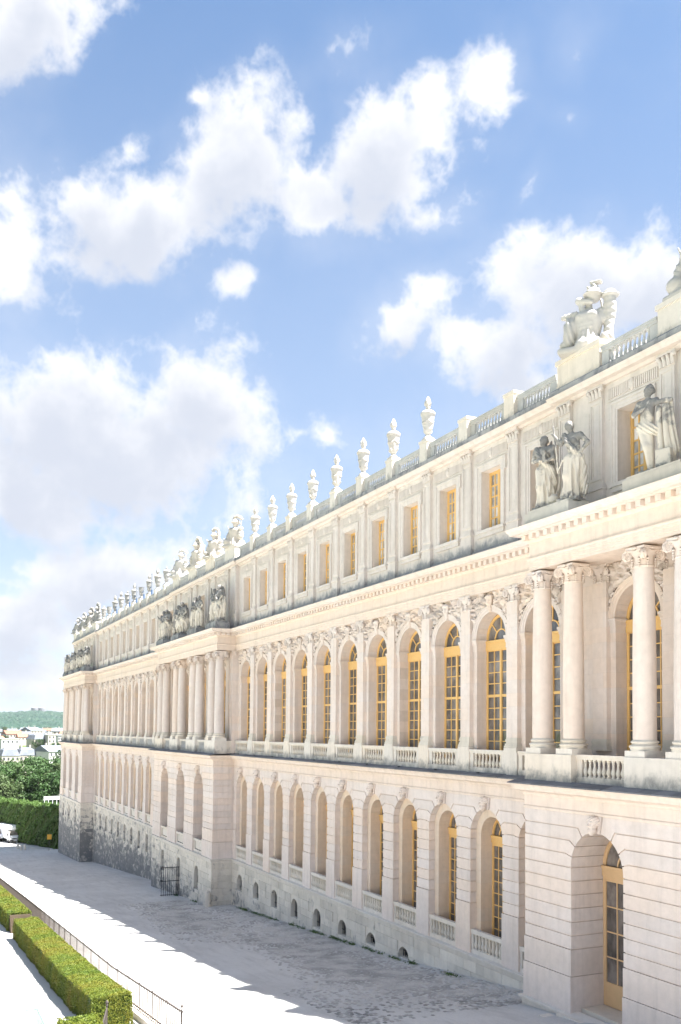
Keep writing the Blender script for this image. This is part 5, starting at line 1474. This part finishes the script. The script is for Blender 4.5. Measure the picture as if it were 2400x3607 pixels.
# glass barrier
mg, T = newmat('clear green glass')
gl = T.n('BsdfGlass', {'Color': (0.70, 0.78, 0.75, 1), 'Roughness': 0.0, 'IOR': 1.45})
tr = T.n('BsdfTransparent', {'Color': (0.62, 0.70, 0.67, 1)})
mxg = T.n('MixShader', {0: 0.25, 1: tr.outputs[0], 2: gl.outputs[0]})
T.n('OutputMaterial', {0: mxg.outputs[0]})
gb = thing('glass_barrier', 'low pale green glass barrier at the lower corner on the gravel', 'glass barrier', (2.36, 20.62, gz(2.36)))
ob('pane', MB().box(-0.012, 0.012, 0.0, 3.4, 0.02, 1.0).mesh('pane', mg), gb, (0.0, 0, 0))
ob('pane', MB().box(-4.0, -0.02, -0.012, 0.012, 0.02, 1.0).mesh('pane', mg), gb, (0.0, 0, 0))
ob('edge_rail', MB().box(-0.018, 0.018, -0.018, 3.4, 1.0, 1.02).box(-4.0, 0.018, -0.018, 0.018, 1.0, 1.02).mesh('edge_rail', plain('glass edge', (0.07, 0.125, 0.115), 0.2, 0.5)), gb)
ob('foot_rail', MB().box(-0.04, 0.04, -0.04, 3.4, -0.05, 0.05).box(-4.0, 0.04, -0.04, 0.04, -0.05, 0.05).mesh('foot_rail', M_STEEL), gb)
for k in range(3): ob('clamp', MB().box(-0.03, 0.03, -0.05, 0.05, 0.0, 0.35).mesh('clamp', M_STEEL), gb, (-0.05, 0.6 + k, 0))

# ================================================================== AT THE FOOT OF THE WALL
rngw = np.random.default_rng(5); wp = []
for (x0, x1, n, yy) in ((8, 13, 900, 0.55), (13.5, 19, 1500, 0.5), (20, 27, 1500, 0.5), (28, 37, 1900, 0.55), (43.0, 44.5, 260, 2.3), (1, 5, 500, 0.8), (49, 51, 300, 2.3)):
    c = rngw.uniform(x0, x1, max(3, n // 90))
    for q in c:
        m = int(n // len(c) * rngw.uniform(0.1, 0.7)) + 4; px = rngw.normal(q, 0.22, m); py = np.abs(rngw.normal(0, 0.13, m)) + yy - 0.15
        wp.append(np.stack([px, py, np.interp(px, GX, GZ) + np.abs(rngw.normal(0.05, 0.06, m))], 1))
wp = np.concatenate(wp)
tag(ob('weeds', leafmesh('weeds', wp, np.repeat(np.array([[0.2, 0.6, 0.3]]), len(wp), 0), 0.085, 9, M_WEED)), 'green weeds growing along the foot of the palace wall', 'weeds', kind='stuff')
tag(ob('guard_stone', MB().lathe([(0.36, -0.3), (0.34, 0.2), (0.30, 0.8), (0.27, 1.15), (0.20, 1.30), (0.0, 1.36)], 14).mesh('guard_stone', M_BASE, 50), None, (39.55, 2.35, gz(39.55))), 'rounded stone wheel guard at the corner below the middle columns', 'guard stone')
gt = thing('iron_gate', 'black iron gate leaf standing open before a basement arch', 'gate', (49.85, 1.95, gz(50)))
for k in range(9): ob('bar', MB().box(-0.02, 0.02, -0.02, 0.02, 0.05, 2.75).mesh('bar', M_IRONB), gt, (0, 0.1 + 0.2*k, 0))
for z in (0.12, 1.4, 2.65): ob('rail', MB().box(-0.022, 0.022, 0.0, 1.8, z, z + 0.06).mesh('rail', M_IRONB), gt)
ob('lock', MB().box(-0.05, 0.05, 1.6, 1.8, 1.38, 1.55).mesh('lock', M_IRONB), gt)

# ================================================================== BEYOND THE END OF THE WING
hd = np.array([13.0, 4.6]); hd /= np.linalg.norm(hd)
hedge('tall_hedge', 'tall dark clipped hedge wall behind the parked vans', (131.5 + hd[1]*3.2, 1.3 - hd[0]*3.2, gz(140) + 0.1), (hd[0], hd[1]), 46.0, 3.2, 7.2, 60000, 0.34, M_YEW, 7, wave=0.22)
# delivery vans
def van(label, loc, rz):
    t = thing('box_van', label, 'van', loc, rz, 'white box vans parked by the tall hedge')
    # local +x is the front
    ob('cargo_box', MB().prism([(-4.2, 0.75), (0.25, 0.75), (0.25, 2.25), (1.0, 2.45), (1.05, 2.85), (0.75, 3.25), (-4.2, 3.3)], -1.08, 1.08).mesh('cargo_box', M_WHITE), t)
    ob('cab', MB().prism([(0.25, 0.45), (1.95, 0.45), (2.02, 0.9), (1.9, 1.22), (1.25, 1.42), (0.72, 2.25), (0.25, 2.3)], -0.98, 0.98).mesh('cab', M_WHITE), t)
    ws = MB(); ws.v = [(1.275, -0.86, 1.46), (1.275, 0.86, 1.46), (0.79, 0.80, 2.2), (0.79, -0.80, 2.2), (1.30, -0.86, 1.44), (1.30, 0.86, 1.44), (0.82, 0.80, 2.23), (0.82, -0.80, 2.23)]
    ws.f = [(4, 5, 6, 7), (0, 3, 2, 1), (0, 1, 5, 4), (2, 3, 7, 6), (1, 2, 6, 5), (0, 4, 7, 3)]
    ob('windscreen', ws.mesh('windscreen', M_GLASS), t)
    ob('grille', MB().box(1.98, 2.03, -0.5, 0.5, 0.78, 1.0).mesh('grille', M_RUBBER), t)
    ob('bumper', MB().box(1.9, 2.1, -0.98, 0.98, 0.38, 0.66).mesh('bumper', M_RUBBER), t)
    ob('number_plate', MB().box(2.1, 2.11, -0.26, 0.26, 0.5, 0.6).mesh('number_plate', M_WHITE), t)
    for s in (-1, 1):
        ob('headlight', MB().box(1.88, 1.99, *sorted((s*0.62, s*0.93)), 0.86, 1.12).mesh('headlight', M_CURT), t)
        ob('mirror', MB().box(0.95, 1.12, *sorted((s*1.02, s*1.22)), 1.4, 1.75).mesh('mirror', M_RUBBER), t)
        ob('side_window', MB().box(0.4, 1.0, *sorted((s*0.975, s*0.99)), 1.42, 2.0).mesh('side_window', M_GLASS), t)
        for x in (1.25, -2.6):
            o = ob('wheel', MB().add(MB().lathe([(0.2, -0.12), (0.36, -0.12), (0.38, -0.06), (0.38, 0.06), (0.36, 0.12), (0.2, 0.12)], 16), Matrix.Rotation(PI/2, 4, 'X')).mesh('wheel', M_RUBBER, 40), t, (x, s*0.88, 0.38))
    return t
van('white box van with its cab facing the road, nearer of the two', (147.0, 7.2, gz(147)), PI + 0.16)
van('white box van half hidden at the picture edge behind the other', (151.0, 9.9, gz(151)), PI + 0.16)
bl = MB().lathe([(0.2, -0.1), (0.2, 0.7), (0.17, 0.85), (0.08, 0.95), (0.0, 0.97)], 12).mesh('bollard', M_WEATH, 40)
for (x, y), lb in zip(((135.5, 7.35), (132.7, 7.1), (132.4, 6.55)), ('tallest by the van', 'middle of three', 'closest to the hedge')):
    tag(ob('bollard', bl, None, (x, y, gz(x))), 'short pale stone bollard on the road, %s' % lb, 'bollard', 'stone bollards by the vans')
tag(ob('marker_post', MB().lathe([(0.08, -0.1), (0.08, 1.5), (0.05, 1.6), (0.0, 1.62)], 8).mesh('marker_post', M_STEEL), None, (138.5, 7.2, gz(138))), 'slim grey post standing in front of the van', 'post')
sg = thing('orange_sign', 'square orange sign board on a stake at the foot of the tall hedge', 'sign', (129.8, 2.85, gz(130)), -0.1)
ob('board', MB().box(-0.03, 0.03, -0.36, 0.36, 1.9, 2.75).mesh('board', M_ORANGE), sg)
ob('stake', MB().box(0.03, 0.09, -0.04, 0.04, -0.1, 2.5).mesh('stake', M_IRONB), sg)
wr = thing('white_railing', 'short white railing showing above the end of the tall hedge', 'railing', (163.0, -3.3, -14.6), 0.3)
for k in range(5): ob('post', MB().box(-0.04, 0.04, -0.04, 0.04, -1.0, 0.75).mesh('post', M_WHITE), wr, (0, 0.9*k - 0.6, 0))
for z in (0.05, 0.7): ob('rail', MB().box(-0.04, 0.04, -0.7, 3.2, z, z + 0.07).mesh('rail', M_WHITE), wr)
ob('panel', MB().box(-0.02, 0.02, -0.6, 3.1, 0.12, 0.7).mesh('panel', M_WHITE), wr)

# ------------------------------------------------------------------ trees
def tree_meshes(seed, mat, h, rad, nleaf, lsize):
    rng = np.random.default_rng(seed); r = random.Random(seed)
    tk = MB(); tk.tube([(0, 0, -0.3), (0.1, 0.05, h*0.2), (-0.1, 0.1, h*0.4), (0.1, 0, h*0.62)], [h*0.028, h*0.022, h*0.017, h*0.008], 8)
    for k in range(7):
        a = r.uniform(0, 6.28); z0 = h * r.uniform(0.25, 0.5); e = rad * r.uniform(0.45, 0.8)
        tk.tube([(0, 0, z0), (e*0.5*math.cos(a), e*0.5*math.sin(a), z0 + h*0.12), (e*math.cos(a), e*math.sin(a), z0 + h*0.27)], [h*0.012, h*0.008, h*0.003], 5)
    P, N = [], []
    for k in range(90):
        v = rng.normal(0, 1, 3); v /= np.linalg.norm(v); q = rng.uniform(0.45, 1.0)
        c = np.array([v[0]*rad*q, v[1]*rad*q, h*0.60 + v[2]*h*0.37*q])
        cr = rad * rng.uniform(0.16, 0.30)
        m = nleaf // 90
        w = rng.normal(0, 1, (m, 3)); w /= np.linalg.norm(w, axis=1)[:, None]
        P.append(c + w * cr * (rng.uniform(0.55, 1.0, m)[:, None]) * np.array([1, 1, 0.7])); N.append(w + np.array([0, 0, 0.4]))
    return tk.mesh('trunk', M_BARK, 60), leafmesh('crown', np.concatenate(P), np.concatenate(N), lsize, seed, mat, 0.7)
M_BARK = plain('bark', (0.10, 0.075, 0.055), 0.9, 0.1, 0.3)
TT = [tree_meshes(1, M_TREE1, 16.0, 6.2, 9000, 0.55), tree_meshes(2, M_TREE2, 15.0, 5.6, 8000, 0.55), tree_meshes(3, M_TREE1, 14.0, 6.8, 9000, 0.5)]
def tree(k, x, y, top, label, s=1.0, group='trees beyond the tall hedge'):
    h = [16.0, 15.0, 14.0][k] * 0.97
    z = tz(x); sc_ = (top - z) / h
    t = thing('leafy_tree', label, 'tree', (x, y, z), RD.uniform(0, 6), group); t.scale = (sc_ * s, sc_ * s, sc_)
    ob('trunk', TT[k][0], t); ob('crown', TT[k][1], t)
for k, x, y, top, lb in ((1, 172, 7.5, -8.5, 'pale leafy tree above the vans, at the picture edge'), (0, 176, -2.0, -8.2, 'green leafy tree above the middle of the tall hedge'), (2, 182, 3.5, -7.3, 'broad green tree behind the tall hedge, in the middle of the grove'),
                         (1, 190, -9.5, -6.5, 'pale leafy tree rising beside the end of the palace wing'), (0, 196, 9.5, -7.0, 'dark leafy tree at the far picture edge of the grove'), (2, 204, -4.0, -6.6, 'tall green tree crowning the middle of the grove'),
                         (1, 214, 4.5, -6.8, 'pale tree at the back of the grove below the slate roofs'), (0, 220, -13.0, -5.8, 'green tree at the back of the grove beside the palace')):
    tree(k, x, y, top, lb)
tag(ob('undergrowth', leafmesh('undergrowth', (lambda g: np.stack([g.uniform(152, 225, 14000), g.uniform(-26, 22, 14000), -21.5 + g.uniform(0, 1, 14000)**0.6 * 6.0], 1))(np.random.default_rng(3)), np.repeat([[0., 0., 1.]], 14000, 0), 0.9, 4, M_TREE1)), 'green undergrowth filling the ground below the grove', 'undergrowth', kind='stuff')

# ------------------------------------------------------------------ town
M_PLASTER = stone('town plaster', (0.46, 0.43, 0.375), (0.40, 0.365, 0.32), rand=0.12)
M_PLASTW = stone('white plaster', (0.55, 0.545, 0.53), (0.50, 0.495, 0.48), rand=0.05)
M_ZINC = stone('grey slate roof', (0.17, 0.185, 0.215), (0.13, 0.145, 0.17), rand=0.15)
M_TILE = stone('red tile roof', (0.32, 0.14, 0.095), (0.27, 0.125, 0.09), rand=0.15)
M_DGREY = plain('dark window', (0.06, 0.065, 0.075), 0.3, 0.5)
def house(label, x, y, ztop, w, dpt, wallh, rz, wm, rm, roof='gable', chim=1, rows_=2, cols_=4, group='houses of the town below the hill', name='town_house'):
    """w runs across the view (local y), dpt along it (local x); ztop is the ridge height"""
    rh = {'gable': w * 0.0 + 3.2, 'flat': 0.5, 'mansard': 4.2}[roof]
    z0 = ztop - rh - wallh
    t = thing(name, label, 'house', (x, y, z0), rz, group)
    ob('wall', MB().box(-dpt/2, dpt/2, -w/2, w/2, -6, wallh).mesh('wall', wm), t)
    rf = MB()
    if roof == 'flat': rf.box(-dpt/2 - .2, dpt/2 + .2, -w/2 - .2, w/2 + .2, wallh, wallh + rh)
    elif roof == 'gable':
        rf.v = [(-dpt/2 - .4, -w/2 - .3, wallh - .1), (dpt/2 + .4, -w/2 - .3, wallh - .1), (dpt/2 + .4, w/2 + .3, wallh - .1), (-dpt/2 - .4, w/2 + .3, wallh - .1), (0, -w/2 - .3, wallh + rh), (0, w/2 + .3, wallh + rh)]
        rf.f = [(0, 4, 5, 3), (1, 2, 5, 4), (0, 1, 4), (2, 3, 5), (0, 3, 2, 1)]
    else:
        a, b = dpt/2 + .2, w/2 + .2
        rf.v = [(-a, -b, wallh), (a, -b, wallh), (a, b, wallh), (-a, b, wallh), (-a + 1.2, -b + 1.2, wallh + 3), (a - 1.2, -b + 1.2, wallh + 3), (a - 1.2, b - 1.2, wallh + 3), (-a + 1.2, b - 1.2, wallh + 3), (0, -b + 2.4, wallh + rh), (0, b - 2.4, wallh + rh)]
        rf.f = [(0, 1, 5, 4), (1, 2, 6, 5), (2, 3, 7, 6), (3, 0, 4, 7), (4, 5, 8), (5, 6, 9, 8), (6, 7, 9), (7, 4, 8, 9)]
    ro = ob('roof', rf.mesh('roof', rm), t)
    for k in range(chim): ob('chimney', MB().box(-.5, .5, -.35, .35, wallh + rh*.35, wallh + rh + 1.3).mesh('chimney', M_PLASTER), ro, (0, -w/2 + w*(k + 0.5)/chim, 0))
    wn = MB().box(-0.04, 0.03, -0.5, 0.5, -0.75, 0.75).mesh('window', M_DGREY)
    for r_ in range(rows_):
        for c_ in range(cols_): ob('window', wn, t, (-dpt/2, -w/2 + w*(c_ + 0.5)/cols_, wallh - 1.6 - 2.9*r_))
    return t
def yy(f, x): return (-0.0874 - 0.0867 * f * 1.0) * (x - 500) + (-20.8 - 32.3 * f)       # f = 0 at the picture edge, 1 at the palace corner
SL = 'long slate-roofed house with chimneys just above the grove'
house(SL + ', by the picture edge', 480, yy(.14, 480), -9.9, 9, 12, 9, 0.12, M_PLASTER, M_ZINC, 'mansard', 2, 2, 4)
house(SL + ', second along', 484, yy(.42, 484), -9.8, 9, 12, 9, 0.12, M_PLASTER, M_ZINC, 'mansard', 2, 2, 4)
house('house with a broad pale slate gable beside the palace corner', 478, yy(.84, 478), -8.6, 12, 14, 8, 0.5, M_PLASTW, M_ZINC, 'gable', 2, 2, 4)
house('low white flat-roofed building in the town near the picture edge', 600, yy(.12, 600), -6.2, 11, 14, 6, 0.1, M_PLASTW, M_PLASTW, 'flat', 0, 1, 4)
house('beige block with grey roof and tall windows in mid town', 690, yy(.56, 690), -3.4, 13, 16, 9, 0.25, M_PLASTER, M_ZINC, 'mansard', 1, 3, 5)
house('beige block with white flat roof near the palace corner', 680, yy(.83, 680), -3.9, 16, 14, 8, 0.1, M_PLASTER, M_PLASTW, 'flat', 1, 2, 6)
house('grey modern block with a band of windows by the palace corner', 640, yy(.95, 640), -4.6, 9, 10, 6, 0.0, M_PLASTW, M_ZINC, 'flat', 0, 2, 6)
house('wide house with a salmon red tiled roof', 800, yy(.16, 800), -1.2, 14, 14, 6, 0.2, M_PLASTER, M_TILE, 'gable', 2, 1, 5)
house('small house with a red tiled roof beside the salmon one', 790, yy(.30, 790), -3.6, 8, 9, 4, 0.1, M_PLASTER, M_TILE, 'gable', 1, 1, 3)
house('house with a steep dark slate roof and dormers', 880, yy(.42, 880), 1.8, 16, 14, 6, 0.7, M_PLASTER, M_ZINC, 'gable', 2, 2, 4)
house('house with dark hipped roof and gable close to the palace', 900, yy(.86, 900), 1.4, 16, 14, 6, -0.4, M_PLASTER, M_ZINC, 'gable', 2, 2, 4)
for i in range(26):
    x = RD.uniform(640, 1250); f = RD.uniform(-0.25, 1.15)
    house('small house among the crowded rooftops below the wooded hill', x, yy(f, x), float(np.interp(x, [640, 900, 1250], [-7.0, -1.5, 1.5])) + RD.uniform(-1.5, 1.0), RD.uniform(8, 13), RD.uniform(8, 12), RD.uniform(4, 6), RD.uniform(-0.6, 0.6),
          RD.choice([M_PLASTER, M_PLASTW]), RD.choice([M_ZINC, M_ZINC, M_TILE]), 'gable', 1, 2, 3, group='crowded small houses of the town')
for i in range(22):
    x = RD.uniform(560, 1300); f = RD.uniform(-0.2, 1.1)
    tree(i % 3, x, yy(f, x), float(np.interp(x, [560, 700, 900, 1300], [-12.0, -6.5, -1.5, 3.0])) + RD.uniform(-2, 0.5), 'small round tree standing among the roofs of the distant town', 1.1, 'trees in the town')
# ------------------------------------------------------------------ wooded hill with twin water towers
M_WOOD = leaf_mat('far woodland', [(0.016, 0.042, 0.034), (0.028, 0.062, 0.044), (0.042, 0.078, 0.05)], 0.012, 0.1)  # bluish green: distance haze put into the leaf colours
hm = MB(); HX = [1300, 1600, 1900, 2200, 2500, 2800, 3000, 3300, 3800]; HY = list(range(-1500, 1001, 100))
def hillz(x, y): return float(np.interp(x, [1300, 1700, 2300, 2950, 3300, 3800], [-8, 2, 24, 44, 47, 40])) + 2.5 * math.sin(y * 0.011) * (x - 1300) / 1700 + 2.0 * math.sin(y * 0.031 + x * 0.004)
for x in HX:
    for y in HY: hm.v.append((x, y, hillz(x, y)))
n_ = len(HY)
for i in range(len(HX) - 1):
    for j in range(n_ - 1): q = i*n_ + j; hm.f.append((q, q + n_, q + n_ + 1, q + 1))
tag(ob('hill', hm.mesh('hill', M_WOOD, 60, fix=False)), 'wooded green hill closing the view behind the town', 'hill', kind='structure')
g = np.random.default_rng(8); fp = []
N_ = 5200
hx_ = g.uniform(1350, 3150, N_); hy_ = -(hx_ + 35) * g.uniform(0.02, 0.19, N_)
blob = MB(); IC = bmesh.new(); bmesh.ops.create_icosphere(IC, subdivisions=1, radius=1.0)
iv = [tuple(v.co) for v in IC.verts]; iff = [tuple(v.index for v in f.verts) for f in IC.faces]; IC.free()
for a, b in zip(hx_, hy_):
    s = g.uniform(5, 9.5); z = hillz(a, b) + s * 0.3; k = len(blob.v); q = g.uniform(0.7, 1.35, (len(iv),))
    blob.v += [(a + v[0]*s*q[i], b + v[1]*s*q[i], z + v[2]*s*0.85*q[i]) for i, v in enumerate(iv)]
    blob.f += [tuple(k + i for i in f) for f in iff]
tag(ob('forest', blob.mesh('forest', M_WOOD, 80, fix=False)), 'dense green woodland covering the distant hill', 'forest', kind='stuff')
M_CONC = plain('hazy concrete', (0.26, 0.27, 0.29), 0.9, 0.2, 0.1, 0.3)
for k, (y, lb) in enumerate(((-335.0, 'left'), (-357.0, 'right'))):
    t = thing('water_tower', 'grey drum-shaped water tower on the hill top, %s of the two' % lb, 'water tower', (2985.0, y, 44.0), 0, 'twin water towers')
    ob('tank', MB().lathe([(7.0, 9.5), (9.0, 11.5), (10.6, 20.5), (10.9, 22.0), (10.3, 22.6), (3, 23.4)], 24).mesh('tank', M_CONC, 30), t)
    ob('shaft', MB().lathe([(7.6, -6), (6.8, 9.6)], 20).mesh('shaft', M_CONC, 40), t)
    for q in range(12): a = q * PI / 6; ob('rib', MB().box(-0.25, 0.25, -0.25, 0.25, 11.5, 20.5).mesh('rib', M_CONC), t, (9.9*math.cos(a), 9.9*math.sin(a), 0))

# ================================================================== AIR
hz = MB().box(-450, 9050, -5050, 5050, -40, 72)
mh, T = newmat('pale summer haze')
vol = T.n('VolumePrincipled', {'Color': (0.93, 0.96, 1.0, 1), 'Density': 0.00005, 'Anisotropy': 0.2})
ho = T.n('OutputMaterial')
T.t.links.new(vol.outputs[0], ho.inputs['Volume'])
tag(ob('haze', hz.mesh('haze', mh)), 'pale summer haze filling the air over the town', 'haze', kind='stuff')
